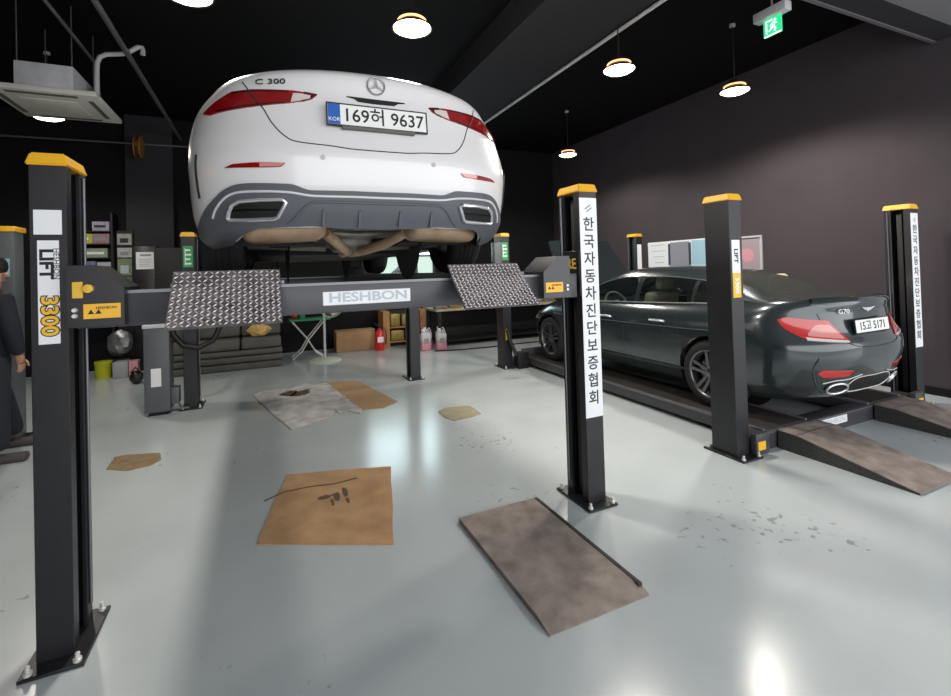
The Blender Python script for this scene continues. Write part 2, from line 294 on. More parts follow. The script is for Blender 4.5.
def body_pt(S, c, z):
    """S = car spec, c in 0..1 round the rear corner, 1..2 along the side, 2..3 round the nose; z = height before the belt line is bent."""
    W,yr,D,n,yf,Df,nf=lerp_tab(S['levels'],z)
    if c<=1:
        a=max(0.0,c)*math.pi/2
        x=W*math.sin(a)**(2/n); y=yr+D-D*max(0,math.cos(a))**(2/n)
    elif c<=2:
        y0=yr+D; y1=yf-Df; t=c-1
        y=y0+(y1-y0)*t; x=W+S.get('waist',0)*0
    else:
        a=(3-c)*math.pi/2
        x=W*max(0,math.sin(a))**(2/nf); y=yf-Df+Df*max(0,math.cos(a))**(2/nf)
    zk=S['z_keep']
    if z>zk:
        s=lerp_tab(S['belt'],y)[0]; z=zk+(z-zk)*(s-zk)/(S['z_top']-zk)
    return (x,y,z)
WHITE=dict(z_keep=.62,z_top=1.105,waist=0,
 levels=[ # z    W    yr   D   n   yf   Df  nf
 (.17,.78,.30,.46,2.4,4.50,.55,2.2),(.22,.855,.16,.52,2.5,4.60,.58,2.2),(.30,.89,.085,.52,2.5,4.69,.6,2.2),(.42,.905,.035,.52,2.45,4.74,.62,2.2),
 (.52,.908,.008,.52,2.4,4.75,.64,2.2),(.60,.912,.0,.52,2.4,4.74,.66,2.2),(.70,.912,.025,.52,2.4,4.72,.68,2.2),(.80,.905,.055,.52,2.35,4.68,.70,2.2),
 (.90,.885,.075,.52,2.3,4.62,.72,2.2),(.98,.85,.085,.52,2.25,4.55,.74,2.2),(1.03,.81,.085,.50,2.2,4.48,.74,2.2),(1.075,.775,.095,.48,2.15,4.44,.74,2.2),(1.105,.74,.13,.46,2.1,4.40,.74,2.2)],
 belt=[(0,1.105),(.3,1.085),(.8,1.035),(1.4,.98),(2.2,.945),(3.2,.93),(3.7,.935),(4.2,.86),(4.6,.72),(4.8,.68)])
DARK=dict(z_keep=.62,z_top=1.09,waist=0,
 levels=[
 (.17,.80,.30,.46,2.4,4.46,.55,2.2),(.22,.84,.18,.50,2.4,4.55,.58,2.2),(.30,.885,.10,.54,2.4,4.63,.6,2.2),(.42,.915,.05,.54,2.4,4.67,.62,2.2),
 (.52,.923,.015,.54,2.4,4.685,.64,2.2),(.60,.925,.0,.54,2.4,4.68,.66,2.2),(.68,.925,.0,.54,2.4,4.66,.68,2.2),(.74,.922,.03,.54,2.4,4.64,.69,2.2),(.80,.918,.06,.54,2.35,4.62,.70,2.2),
 (.90,.895,.085,.54,2.3,4.56,.72,2.2),(.98,.86,.085,.52,2.25,4.5,.74,2.2),(1.03,.82,.07,.5,2.2,4.42,.74,2.2),(1.06,.785,.07,.48,2.15,4.38,.74,2.2),(1.09,.745,.115,.46,2.1,4.34,.74,2.2)],
 belt=[(0,1.09),(.3,1.08),(.8,1.03),(1.4,.985),(2.2,.95),(3.2,.93),(3.65,.93),(4.2,.86),(4.6,.74),(4.8,.70)])
# ------------------------------------------------------------------ cars
def car_col(S, nr=22, ns=92, nf=18):
    return [i/nr for i in range(nr)] + [1+i/ns for i in range(ns)] + [2+i/nf for i in range(nf+1)]
def body_bot(S, c): return lerp_tab(S['bot'], c)[0]
def body_nrm(S, c, z):
    e = .004; c = max(c, .003)
    a = Vector(body_pt(S, c-e*.5, z)); b = Vector(body_pt(S, c+e, z)); p = Vector(body_pt(S, c, z-e)); q = Vector(body_pt(S, c, z+e))
    n = (b-a).cross(q-p)
    return n.normalized() if n.length > 0 else Vector((0, -1, 0))
class Car:
    def __init__(s, S, o, root): s.S, s.o, s.root = S, Vector(o), root
    def at(s, c, z, side, off=0.):
        p = Vector(body_pt(s.S, c, z)) + body_nrm(s.S, c, z)*off
        return s.o + Vector((p.x*side, p.y, p.z))
    def w(s, x, y, z): return s.o + Vector((x, y, z))
    def shell(s, mat, rows=34):
        S = s.S; cs = car_col(S); full = [(c, 1) for c in cs] + [(c, -1) for c in cs[-2:0:-1]]
        bm = bmesh.new(); V = []
        for (c, sd) in full:
            b = body_bot(S, c); col = []
            for r in range(rows+1):
                z = b+(S['z_top']-b)*(r/rows); x, y, z2 = body_pt(S, c, z); col.append(bm.verts.new((x*sd, y, z2)))
            V.append(col)
        n = len(V); R = S['arch']
        F = []
        for i in range(n):
            A, B = V[i], V[(i+1) % n]
            for r in range(rows): F.append(bm.faces.new((A[r], A[r+1], B[r+1], B[r])))
        dead = []
        for f in F:
            m = f.calc_center_median()
            if abs(m.x) > .45 and any((m.y-ya)**2+(m.z-S['wr'])**2 < R*R for ya in S['axles']): dead.append(f)
        bmesh.ops.delete(bm, geom=dead, context='FACES')
        for v in bm.verts:       # snap the arch rims to a clean circle
            for ya in S['axles']:
                d = math.hypot(v.co.y-ya, v.co.z-S['wr'])
                if abs(v.co.x) > .45 and v.is_boundary and d < R+.07 and v.co.z > .21 and d > 1e-4:
                    v.co.y = ya+(v.co.y-ya)*R/d; v.co.z = S['wr']+(v.co.z-S['wr'])*R/d
        # boot lid and bonnet tops
        def top(lo, hi):
            rows_ = []
            for c in cs:
                x, y, z = body_pt(S, c, S['z_top'])
                if lo <= y <= hi:
                    k = 14; cr = S['crown']*(x/S['levels'][-1][1])**2
                    rows_.append([bm.verts.new((x*t, y+ (1-t*t)*0, z+cr*(1-t*t))) for t in (1-2*i/k for i in range(k+1))])
            for a, b in zip(rows_, rows_[1:]):
                for k in range(len(a)-1): bm.faces.new((a[k], a[k+1], b[k+1], b[k]))
        top(0, S['deck_end'])
        if S.get('bonnet', True): top(S['cowl'], 9)
        bmesh.ops.remove_doubles(bm, verts=bm.verts, dist=.0008)
        mb = MB(); mb.bm.free(); mb.bm = bm
        for v in bm.verts: v.co += s.o
        return mb.build('body_shell', mat, s.root, 35)
    def cabin(s, paint, glass, rear=None):
        """roof, pillars and glazing over the belt line"""
        S = s.S; st = S['stations']; nphi = S['nphi']; cols = []
        for y in st:
            c = s.c_of_y(y); x, yy, zb = body_pt(S, c, S['z_top']); xb = x-.006; zb -= .004
            zc = lerp_tab(S['roof'], y)[0]; h = max(.004, zc-zb); p = 2+1.5*min(1, h/.36); ring = []
            for i in range(nphi+1):
                f = (i/nphi)**2*math.pi/2; X = xb*math.cos(f)**(2/p) if i < nphi else 0; Z = h*math.sin(f)**(2/p)
                X *= 1-S['tumble']*Z/.45; ring.append(Vector((X, y, zb+Z)))
            cols.append(ring)
        def vec(j, i, sd): v = cols[j][i]; return s.o+Vector((v.x*sd, v.y, v.z))
        paintb, gl = MB(), {}
        for sd in (1, -1):
            cache = {}
            for j in range(len(st)-1):
                for i in range(nphi):
                    kind = S['classify'](.5*(st[j]+st[j+1]), i)
                    key = 'paint' if kind is None else (kind if kind in ('rear_window', 'windscreen') else (kind, sd))
                    mb = paintb if key == 'paint' else gl.setdefault(key, MB())
                    q = [vec(j, i, sd), vec(j, i+1, sd), vec(j+1, i+1, sd), vec(j+1, i, sd)]
                    vs = [mb.bm.verts.new(v) for v in q]; mb.bm.faces.new(vs)
        bmesh.ops.remove_doubles(paintb.bm, verts=paintb.bm.verts, dist=.0008); paintb.build('roof', paint, s.root, 50)
        for key, mb in gl.items():
            bmesh.ops.remove_doubles(mb.bm, verts=mb.bm.verts, dist=.0008)
            mb.build(key if isinstance(key, str) else 'side_window', rear if key == 'rear_window' and rear else glass, s.root, 60)
        s.cols, s.st = cols, st
    def c_of_y(s, y, z=None):
        S = s.S; z = S['z_top'] if z is None else z; lo, hi = 0., 3.
        for _ in range(40):
            m = (lo+hi)/2
            if body_pt(S, m, z)[1] < y: lo = m
            else: hi = m
        return (lo+hi)/2
    def patch(s, name, mat, lo, hi, side, off=.006, parent=None, nc=26, nz=8, skirt=.006):
        """a skin panel between two curves z_lo(c), z_hi(c), standing off the body"""
        c0, c1 = lo[0][0], lo[-1][0]; rows = []
        for i in range(nc+1):
            c = c0+(c1-c0)*i/nc; a, b = lin_tab(lo, c), lin_tab(hi, c)
            col = [s.at(c, a, side, -skirt)]+[s.at(c, a+(b-a)*k/nz, side, off) for k in range(nz+1)]+[s.at(c, b, side, -skirt)]
            if i in (0, nc): col_in = [s.at(c, a+(b-a)*max(0, min(1, (k-1)/nz)), side, -skirt) for k in range(nz+3)]
            if i == 0: rows.append(col_in)
            rows.append(col)
            if i == nc: rows.append(col_in)
        m = MB(); m.grid(rows); bmesh.ops.remove_doubles(m.bm, verts=m.bm.verts, dist=.0002)
        return m.build(name, mat, parent or s.root, 35)
    def patch2(s, name, mat, lo, hi, off=.006, parent=None, nc=40, nz=8, skirt=.006):
        """the same across both sides of the car, from -c to +c"""
        c1 = lo[-1][0]; rows = []
        for i in range(-nc, nc+1):
            c = abs(i)/nc*c1; sd = 1 if i >= 0 else -1; a, b = lin_tab(lo, c), lin_tab(hi, c)
            rows.append([s.at(c, a, sd, -skirt)]+[s.at(c, a+(b-a)*k/nz, sd, off) for k in range(nz+1)]+[s.at(c, b, sd, -skirt)])
        m = MB(); m.grid(rows); return m.build(name, mat, parent or s.root, 35)
    def line(s, name, mat, pts, sides, r=.003, off=.0, parent=None, n=6, sub=6):
        obs = []
        if sides == 2: P = [s.at(c, z, -1, off) for c, z in resample(pts[::-1], sub)][:-1]+[s.at(c, z, 1, off) for c, z in resample(pts, sub)]; runs = [P]
        else: runs = [[s.at(c, z, sides, off) for c, z in resample(pts, sub)]]
        for P in runs: o = MB().tube(P, r, n).build(name, mat, parent or s.root)
        return o
    def wheel(s, side, y, mt, mr, spokes=5, w=.235):
        S = s.S; R = S['wr']; xo = S['track']/2+w/2; c = s.w(side*xo, y, R); ax = (-side, 0, 0); rr = S['rim']
        t = MB().lathe([(rr-.03, .02), (rr, .0), (rr+.02, -.002), (R-.03, .004), (R-.008, .022), (R, .045), (R, w-.045), (R-.008, w-.022), (R-.03, w-.004), (rr, w), (rr-.03, w-.02)], c, ax, 56, False)
        for k in range(4):           # rain grooves: thin proud ribs between them
            h = .05+k*(w-.1)/4; t.lathe([(R-.002, h), (R+.004, h+.006), (R+.004, h+(w-.1)/4-.014), (R-.002, h+(w-.1)/4-.008)], c, ax, 56, False)
        rim = MB(); rim.lathe([(rr+.004, .0), (rr, .008), (rr-.02, .02), (rr-.02, w-.02), (rr-.03, w-.02), (rr-.03, .03), (rr-.015, .004), (rr-.004, -.002)], c, ax, 56, False)
        rim.lathe([(.0, .012), (.03, .012), (.075, .03), (.08, .09), (.0, .09)], c, ax, 30)
        for k in range(spokes):
            a0 = 2*math.pi*k/spokes+.3
            for da in (-.17, .17):
                u = Vector((0, math.cos(a0+da), math.sin(a0+da))); v = Vector((0, math.cos(a0), math.sin(a0))); tn = Vector((0, -math.sin(a0), math.cos(a0)))
                p0 = Vector(c)+v*.05+tn*(da*.12); p1 = Vector(c)+u*(rr-.012)
                X = Vector((-side, 0, 0)); wd = tn*.013
                a_, b_ = p0+X*.02, p1+X*.012
                poly = [(a_-wd, a_+wd), (b_-wd*1.25, b_+wd*1.25)]
                vs = [rim.bm.verts.new(q) for q in (a_-wd, a_+wd, b_+wd*1.25, b_-wd*1.25)]; vb = [rim.bm.verts.new(q.co+X*.03) for q in vs]
                rim.bm.faces.new(vs); rim.bm.faces.new(vb[::-1])
                for q in range(4): rim.bm.faces.new((vs[q], vs[(q+1) % 4], vb[(q+1) % 4], vb[q]))
        ro = rim.build('wheel', mr, s.root, 30)
        t.build('tyre', mt, ro, 40)
        MB().lathe([(rr-.06, .10), (rr-.06, .12)], c, ax, 40).build('brake_disc', M['steel'], ro)
    def under(s):
        S = s.S; m = MB(); W_ = .60
        m.box(s.o.x-W_, s.o.x+W_, s.o.y+S['axles'][0]+.42, s.o.y+S['axles'][1]-.42, s.o.z+.17, s.o.z+.22)
        m.box(s.o.x-.52, s.o.x+.52, s.o.y+.28, s.o.y+S['axles'][0]+.45, s.o.z+.36, s.o.z+.42); m.box(s.o.x-.5, s.o.x+.5, s.o.y+S['axles'][1]-.45, s.o.y+4.4, s.o.z+.24, s.o.z+.30)
        m.build('underbody', M['underbody'], s.root)
        for ya in S['axles']:
            for sd in (-1, 1):
                l = MB(); rows = []
                for k in range(19):
                    a = math.pi*(k/18*1.24-.12); y = ya+math.cos(a)*(S['arch']+.004); z = S['wr']+math.sin(a)*(S['arch']+.004)
                    rows.append([s.w(sd*x, y, z) for x in (.42, .62, S['levels'][4][1]-.035)])
                l.grid(rows); l.grid([[s.w(sd*.42, ya+math.cos(a)*q, S['wr']+math.sin(a)*q) for q in (.02, S['arch']+.004)] for a in (2*math.pi*k/24 for k in range(25))])
                l.build('wheel_arch_liner', M['underbody'], s.root)
def lin_tab(tab, c):
    for (a, u), (b, v) in zip(tab, tab[1:]):
        if c <= b: return u+(v-u)*max(0, min(1, (c-a)/(b-a) if b > a else 0))
    return tab[-1][1]
def resample(pts, n):
    out = []
    P = [Vector((a, b)) for a, b in pts]
    for i in range(len(P)-1):
        p0, p1, p2, p3 = P[max(i-1, 0)], P[i], P[i+1], P[min(i+2, len(P)-1)]
        for k in range(n):
            t = k/n; out.append(tuple(.5*((2*p1)+(p2-p0)*t+(2*p0-5*p1+4*p2-p3)*t*t+(3*p1-p0-3*p2+p3)*t**3)))
    out.append(tuple(P[-1])); return [(max(0, a), b) for a, b in out]
def smooth_tab(pts, n=6): return resample(pts, n)
def classifier(S):
    def f(y, i):
        a, b, t = S['belt_row'], S['frame_row'], S['roof_row']
        if a <= i < b and S['side'][0] < y < S['side'][1] and not any(p < y < q for p, q in S['pillars']): return 'side_window'+str(sum(y > q for p, q in S['pillars']))
        if i >= t and S['rearglass'][0] < y < S['rearglass'][1]: return 'rear_window'
        if i >= t and S['windscreen'][0] < y < S['windscreen'][1]: return 'windscreen'
        return None
    return f
def stations(S):
    ks = sorted({S['roof'][0][0], S['roof'][-1][0], *S['side'], *S['rearglass'], *S['windscreen'], *[v for p in S['pillars'] for v in p]}); out = [ks[0]]
    for a, b in zip(ks, ks[1:]):
        n = max(1, round((b-a)/.06)); out += [a+(b-a)*k/n for k in range(1, n+1)]
    return out
def license_plate(car, parent_c, z, w, h, y_off, body_txt, tilt=0., band=True, size=.075, sx=1.):
    """white plate; text facing backwards (-Y)"""
    p = car.at(0, z, 1, y_off); x, y, zz = p
    T = Matrix.Translation(p) @ Matrix.Rotation(tilt, 4, 'X') @ Matrix.Translation(-p)
    pl = MB().box(x-w/2, x+w/2, y-.006, y+.004, zz-h/2, zz+h/2, .002, 1, T).build('license_plate', M['plate'], car.root)
    fr = MB()
    for a, b, c, d in ((x-w/2-.006, x+w/2+.006, zz-h/2-.007, zz-h/2), (x-w/2-.006, x+w/2+.006, zz+h/2, zz+h/2+.005), (x-w/2-.006, x-w/2, zz-h/2, zz+h/2), (x+w/2, x+w/2+.006, zz-h/2, zz+h/2)): fr.box(a, b, y-.008, y+.006, c, d, 0, 1, T)
    fr.build('plate_frame', M['seam'], pl)
    tx = x
    if band:
        MB().box(x-w/2+.002, x-w/2+.062, y-.0075, y-.004, zz-h/2+.002, zz+h/2-.002, 0, 1, T).build('country_band', M['plateblue'], pl)
        text('band_lettering', 'KOR', .028, T @ face_y(x-w/2+.032, y-.0082, zz-.03), M['white'], pl); tx = x+.03
    text('lettering', body_txt, size, T @ face_y(tx, y-.0070, zz-.004), M['ink'], pl, sx=sx, bold=.0008)
    return pl
WHITE.update(bot=[(0, .262), (.40, .262), (.55, .21), (.7, .19), (3, .19)], axles=(1.04, 3.905), wr=.335, arch=.372, rim=.235, track=1.59, crown=.035, deck_end=.95, cowl=3.6, nphi=16, tumble=.15,
 roof=[(.60, 1.10), (.9, 1.22), (1.3, 1.36), (1.8, 1.43), (2.2, 1.44), (2.7, 1.41), (3.1, 1.27), (3.7, .96)], side=(1.1, 3.4), rearglass=(.68, 1.36), windscreen=(2.75, 3.62), pillars=((1.42, 1.47), (2.2, 2.28)), belt_row=1, frame_row=10, roof_row=12)
DARK.update(bot=[(0, .245), (.2, .235), (.4, .195), (.7, .19), (3, .19)], axles=(.99, 3.825), wr=.332, arch=.372, rim=.24, track=1.61, crown=.03, deck_end=.85, cowl=3.55, nphi=16, tumble=.16, bonnet=False,
 roof=[(.50, 1.085), (.85, 1.22), (1.25, 1.335), (1.7, 1.395), (2.1, 1.40), (2.6, 1.375), (3.0, 1.25), (3.62, .95)], side=(.95, 3.35), rearglass=(.58, 1.30), windscreen=(2.65, 3.55), pillars=((1.30, 1.35), (2.12, 2.20)), belt_row=1, frame_row=10, roof_row=12)
WHITE['levels'] = [(l[0], l[1]*1.012)+l[2:] for l in WHITE['levels']]
for S_ in (WHITE, DARK): S_['classify'] = classifier(S_); S_['stations'] = stations(S_)
def on_body(car, c, z, side, off):
    n = body_nrm(car.S, c, z); n = Vector((n.x*side, n.y, n.z)); X = Vector((0, 0, 1)).cross(n).normalized(); Y = n.cross(X)
    m = Matrix((X, Y, n)).transposed().to_4x4(); m.translation = car.at(c, z, side, off); return m
def common(car, paint, glass, rimm, spokes, rear=None):
    car.shell(paint); car.cabin(paint, glass, rear); car.under()
    for sd in (-1, 1):
        for ya in car.S['axles']: car.wheel(sd, ya, M['tyre'], rimm, spokes)
        # door mirrors
        m = MB(); y = 3.02; x = car.S['levels'][5][1]
        m.blob(car.w(sd*(x+.06), y, 1.0), .11, .06, .075, 2); m.tube([car.w(sd*(x-.08), y+.04, .95), car.w(sd*(x+.04), y, .97)], .02, 8)
        m.build('door_mirror', paint, car.root)
        hl = [(2.30, .60), (2.45, .60), (2.62, .61), (2.72, .64)]; hh = [(2.30, .70), (2.45, .695), (2.62, .68), (2.72, .66)]
        car.patch('headlight', M['lens_clear'], hl, hh, sd, .006)
def build_white():
    root = empty('sedan_car', WO, 'white sedan raised on the four post lift, its rear towards us', 'car')
    car = Car(WHITE, WO, root); common(car, M['white_paint'], M['glass_dark'], M['rimdark'], 5)
    R = root
    car.line('boot_seam', M['seam'], [(0, .65), (.069, .652), (.126, .662), (.24, .678), (.284, .706), (.337, .778), (.392, .875), (.483, .974), (.562, 1.03)], 2, .0032, .0)
    lo = [(.19, .940), (.208, .914), (.275, .892), (.431, .871), (.66, .848), (.72, .866)]; hi = [(.19, .946), (.28, .961), (.473, .973), (.574, .972), (.656, .924), (.72, .872)]
    for sd in (-1, 1):
        t = car.patch('tail_light', M['lens'], lo, hi, sd, .007, nc=34)
        car.patch('clear_lens', M['lens_clear'], [(.212, .918), (.25, .903), (.278, .895)], [(.212, .935), (.25, .945), (.29, .945)], sd, .0095, t, nc=8, nz=4)
        car.patch('dark_tip', M['lens_dark'], [(.192, .940), (.21, .914), (.24, .90)], [(.192, .946), (.21, .950), (.24, .956)], sd, .0085, t, nc=6, nz=4)
        car.patch('lower_lens', M['lens_dark'], [(.30, .888), (.431, .873), (.62, .853)], [(.30, .896), (.431, .884), (.62, .868)], sd, .0085, t, nc=16, nz=2)
        car.patch('upper_lens', M['lens_dark'], [(.30, .950), (.47, .958), (.57, .956)], [(.30, .960), (.473, .971), (.57, .969)], sd, .0085, t, nc=16, nz=2)
        car.line('lens_gap', M['seam'], [(.392, .875), (.437, .925), (.483, .972)], sd, .004, .0075, t)
        f = car.patch('bumper_reflector', M['lens'], [(.289, .564), (.305, .548), (.388, .546), (.547, .549)], [(.289, .568), (.40, .571), (.503, .566), (.547, .551)], sd, .005, nc=18, nz=4)
        car.patch('pale_lens', M['lens_pink_and_glint'], [(.292, .563), (.307, .551), (.385, .550)], [(.292, .567), (.34, .568), (.385, .5685)], sd, .007, f, nc=8, nz=3)
        car.line('bumper_vent', M['darkhole'], [(.74, .42), (.76, .53), (.75, .635)], sd, .008, .0)
        m = MB(); m.lathe([(.012, 0), (.012, .004)], car.at(.16, .60, sd, -.001), body_nrm(WHITE, .05, .6), 16); m.build('parking_sensor', M['housing'], R)
    tlo = [(0, .258), (.093, .262), (.19, .272), (.40, .266), (.50, .235), (.60, .20), (.70, .19), (.97, .19)]
    thi = [(0, .440), (.07, .441), (.17, .440), (.21, .443), (.258, .466), (.30, .470), (.46, .473), (.544, .451), (.631, .398), (.738, .330), (.86, .265), (.97, .20)]
    trim = car.patch2('bumper_trim', M['grey_plastic'], tlo, smooth_tab(thi, 4), .012, nc=60, nz=10, skirt=.01)
    car.line('chrome_strip', M['fogchrome'], [(0, .413), (.068, .414), (.15, .414), (.203, .417), (.275, .431), (.38, .436), (.487, .432), (.547, .409), (.601, .364), (.635, .322)], 2, .0062, .013, trim, 8)
    car.line('trim_ridge', M['grey_plastic'], [(0, .385), (.15, .387), (.20, .375), (.25, .31), (.28, .285)], 2, .008, .012, trim, 8)
    for sd in (-1, 1):
        for c in (.045, .155):
            m = MB(); p = [car.at(c, z, sd, o) for z, o in ((.275, .008), (.275, .03), (.345, .020), (.355, .008))]
            d = Vector((.006, 0, 0)); m.prism([(q.y, q.z) for q in p], lambda q, t: Vector((t, q[0], q[1])), p[0].x-.006, p[0].x+.006); m.build('diffuser_fin', M['grey_plastic'], trim)
        ex = [(.537, .320), (.522, .350), (.505, .376), (.47, .392), (.38, .397), (.295, .397), (.28, .385), (.295, .350), (.312, .318), (.327, .311), (.43, .308), (.525, .310)]
        P = [car.at(c, z, sd, .020) for c, z in ex]; m = MB(); m.tube(P+[P[0]], .0105, 8, False); tip = m.build('exhaust_tip', M['chrome'], R)
        elo = [(.283, .383), (.312, .318), (.327, .311), (.43, .309), (.525, .311), (.536, .322)]; ehi = [(.283, .387), (.295, .396), (.38, .396), (.47, .391), (.505, .375), (.536, .324)]
        car.patch('opening', M['darkhole'], elo, ehi, sd, .0150, tip, nc=24, nz=4, skirt=0)
        car.line('inner_fin', M['rimdark'], [(.31, .35), (.40, .352), (.51, .35)], sd, .004, .018, tip)
    car.patch2('boot_handle', M['darkhole'], [(0, .921), (.055, .925), (.06, .938), (.09, .946)], [(0, .948), (.06, .9495), (.09, .9505)], .004, nc=14, nz=3)
    license_plate(car, 0, .828, .52, .11, .022, '169\ud5c8 9637', -.12, size=.098, sx=.94)
    pb = car.at(0, .765, 1, .02); MB().box(pb.x-.19, pb.x+.19, pb.y-.012, pb.y+.02, pb.z-.014, pb.z+.0).build('plate_holder', M['slat'], R)
    m = MB(); T = on_body(car, 0, 1.022, 1, .007); n = 36
    m.tube([T @ Vector((.046*math.cos(a), .046*math.sin(a), 0)) for a in (2*math.pi*k/n for k in range(n+1))], .0042, 8, False)
    for k in range(3):
        a = math.pi/2+2*math.pi*k/3; q = Vector((math.cos(a), math.sin(a), 0))*.045; w = Vector((-math.sin(a), math.cos(a), 0))*.008
        m.prism([(0, 1), (1, 0), (0, -1)], lambda p, t, q=q, w=w: T @ (q*p[0]+w*p[1]+Vector((0, 0, t))), -.002, .004)
    m.build('star_badge', M['steel'], R)
    text('model_lettering', 'C 300', .042, on_body(car, .40, 1.012, -1, .006), M['seam'], R, .002, sx=1.5)
    # what shows under the tail
    for sd in (-1, 1):
        m = MB(); m.box(-.22, .22, -.13, .13, -.07, .07, .06, 4, Matrix.Translation(car.w(sd*.46, .43, .275)) @ Matrix.Rotation(.05*sd, 4, 'Y'))
        mf = m.build('muffler', M['rust'], R)
        MB().lathe([(.028, 0), (.028, .012)], car.w(sd*.40, .305, .30), (0, -1, 0), 12).build('hanger_rubber', M['darkhole'], mf)
        MB().tube([car.w(sd*.24, .45, .26), car.w(sd*.14, .60, .20), car.w(sd*.05, .85, .17), car.w(sd*.03, 1.2, .17)], .032, 12).build('exhaust_pipe', M['rust'], R)
        MB().tube([car.w(sd*.18, .95, .20), car.w(sd*.66, 1.02, .22)], .026, 8).build('suspension_arm', M['cast'], R)
        MB().tube([car.w(sd*.60, .86, .22), car.w(sd*.60, .84, .42)], [.05, .05], 12).build('spring', M['underbody'], R)
        MB().box(car.o.x+sd*.40-.13, car.o.x+sd*.40+.13, car.o.y+.72, car.o.y+.92, car.o.z+.20, car.o.z+.235, .01).build('suspension_cover', M['underbody'], R)
    MB().tube([car.w(-.5, .70, .30), car.w(0, .72, .27), car.w(.5, .70, .30)], .03, 10).build('subframe_beam', M['cast'], R)
    MB().box(car.o.x-.13, car.o.x+.13, car.o.y+.86, car.o.y+1.2, car.o.z+.17, car.o.z+.36, .05, 3).build('differential', M['cast'], R)
    MB().box(car.o.x-.25, car.o.x+.30, car.o.y+.25, car.o.y+.60, car.o.z+.285, car.o.z+.32, .012).build('rear_undertray', M['cast'], R)
def build_dark():
    root = empty('sedan_car', DO, 'dark green grey sedan with its bonnet raised, parked low on the right hand lift', 'car')
    car = Car(DARK, DO, root); common(car, M['dark_paint'], M['glass'], M['rim'], 5, M['glass_rear']); R = root; S = DARK
    car.line('boot_seam', M['seam'], [(0, .666), (.128, .676), (.2, .70), (.267, .746), (.32, .82), (.377, .9), (.42, .97)], 2, .0035, .0)
    lo = [(.211, .730), (.229, .719), (.529, .757), (.658, .839), (.721, .924)]; hi = [(.211, .736), (.26, .81), (.324, .905), (.471, .921), (.653, .943), (.721, .928)]
    for sd in (-1, 1):
        t = car.patch('tail_light', M['lens_bright'], lo, hi, sd, .008, nc=36)
        car.patch('lens_glint', M['lens_pink_and_glint'], [(.245, .748), (.35, .762), (.50, .782)], [(.245, .765), (.32, .870), (.40, .875), (.44, .86), (.50, .80)], sd, .0105, t, nc=18, nz=5)  # daylight reflecting on the lens, put into the colour as a pink patch
        car.patch('lower_lens', M['lens_clear'], [(.216, .718), (.229, .716), (.525, .748)], [(.216, .727), (.23, .734), (.525, .772)], sd, .0105, t, nc=18, nz=3)
        car.patch('bumper_reflector', M['lens_bright'], [(.175, .458), (.20, .425), (.40, .425), (.455, .466)], [(.175, .470), (.425, .495), (.455, .470)], sd, .005, nc=18, nz=4)
        E = [(.275+.082*math.cos(a), .322+.047*math.sin(a)) for a in (2*math.pi*k/28 for k in range(29))]
        tip = MB().tube([car.at(c, z, sd, .016) for c, z in E], .010, 10, False).build('exhaust_tip', M['chrome'], R)
        m = MB(); bm = m.bm; bm.faces.new([bm.verts.new(car.at(c, z, sd, .010)) for c, z in E[:-1]]); bm2 = m.build('opening', M['darkhole'], tip)
        car.line('bumper_crease', M['dark_paint'], [(.36, .27), (.44, .36), (.50, .50), (.47, .60)], sd, .008, -.002)
        car.line('diffuser_chrome', M['fogchrome'], [(.0, .405), (.10, .405), (.16, .38), (.19, .33), (.15, .275), (.0, .27)], sd, .004, .008)
        car.line('bumper_chrome', M['fogchrome'], [(.40, .375), (.30, .395), (.20, .40), (.10, .43)], sd, .005, .008)
        car.patch('diffuser', M['darkhole'], [(0, .275), (.14, .28), (.185, .33)], [(0, .40), (.10, .40), (.185, .335)], sd, .005, nc=10, nz=3)
        # window surround, seams, handles
        for row in (S['belt_row'], S['frame_row']):
            P = [car.o+Vector((sd*(r[row].x+.004), r[row].y, r[row].z)) for r, y in zip(car.cols, car.st) if S['side'][0] <= y <= S['side'][1]]
            MB().tube(P, .008 if row == 1 else .006, 8).build('window_trim', M['chrome'] if row == 1 else M['rail'], R)
        for y in (1.33, 2.19, 3.22):
            MB().tube([car.at(car.c_of_y(y+(.25*(z-.6) if y < 1.5 else 0), z), z, sd, 0) for z in (.26, .40, .55, .70, .85, .98, 1.07)], .003, 6).build('door_seam', M['seam'], R)
        for y in (1.55, 2.42):
            MB().tube([car.at(car.c_of_y(yy, .86), .86, sd, of) for yy, of in ((y-.0, .004), (y+.03, .028), (y+.19, .028), (y+.22, .004))], .012, 8).build('door_handle', M['chrome'], R)
        MB().tube([car.at(car.c_of_y(1.3+1.9*k/10, .33), .33, sd, .002) for k in range(11)], .014, 8).build('sill_crease', M['dark_paint'], R)
        MB().tube([car.at(car.c_of_y(.8+2.9*k/14, .80), .80, sd, -.006) for k in range(15)], .014, 8).build('shoulder_crease', M['dark_paint'], R)
        MB().tube([car.w(sd*.58, 3.6, .92), car.w(sd*.60, 3.9, 1.14)], .01, 8).build('bonnet_strut', M['steel'], R)
    license_plate(car, 0, .835, .52, .11, .022, '15\uace0 5171', -.10, band=False, size=.098)
    text('model_lettering', 'G70', .055, on_body(car, .215, .975, -1, .013), M['fogchrome'], R, .003, sx=1.3)
    m = MB(); T = on_body(car, 0, .985, 1, .007)
    m.prism([(-.022, .014), (.022, .014), (.016, -.012), (0, -.024), (-.016, -.012)], lambda p, t: T @ Vector((p[0], p[1], t)), -.003, .006)
    for sd in (-1, 1):
        for k in range(3): m.prism([(.022, .012-.009*k), (.10-.022*k, .020-.010*k), (.095-.022*k, .013-.010*k), (.022, .005-.009*k)], lambda p, t, sd=sd: T @ Vector((p[0]*sd, p[1], t)), -.003, .005)
    m.build('winged_badge', M['fogchrome'], R)
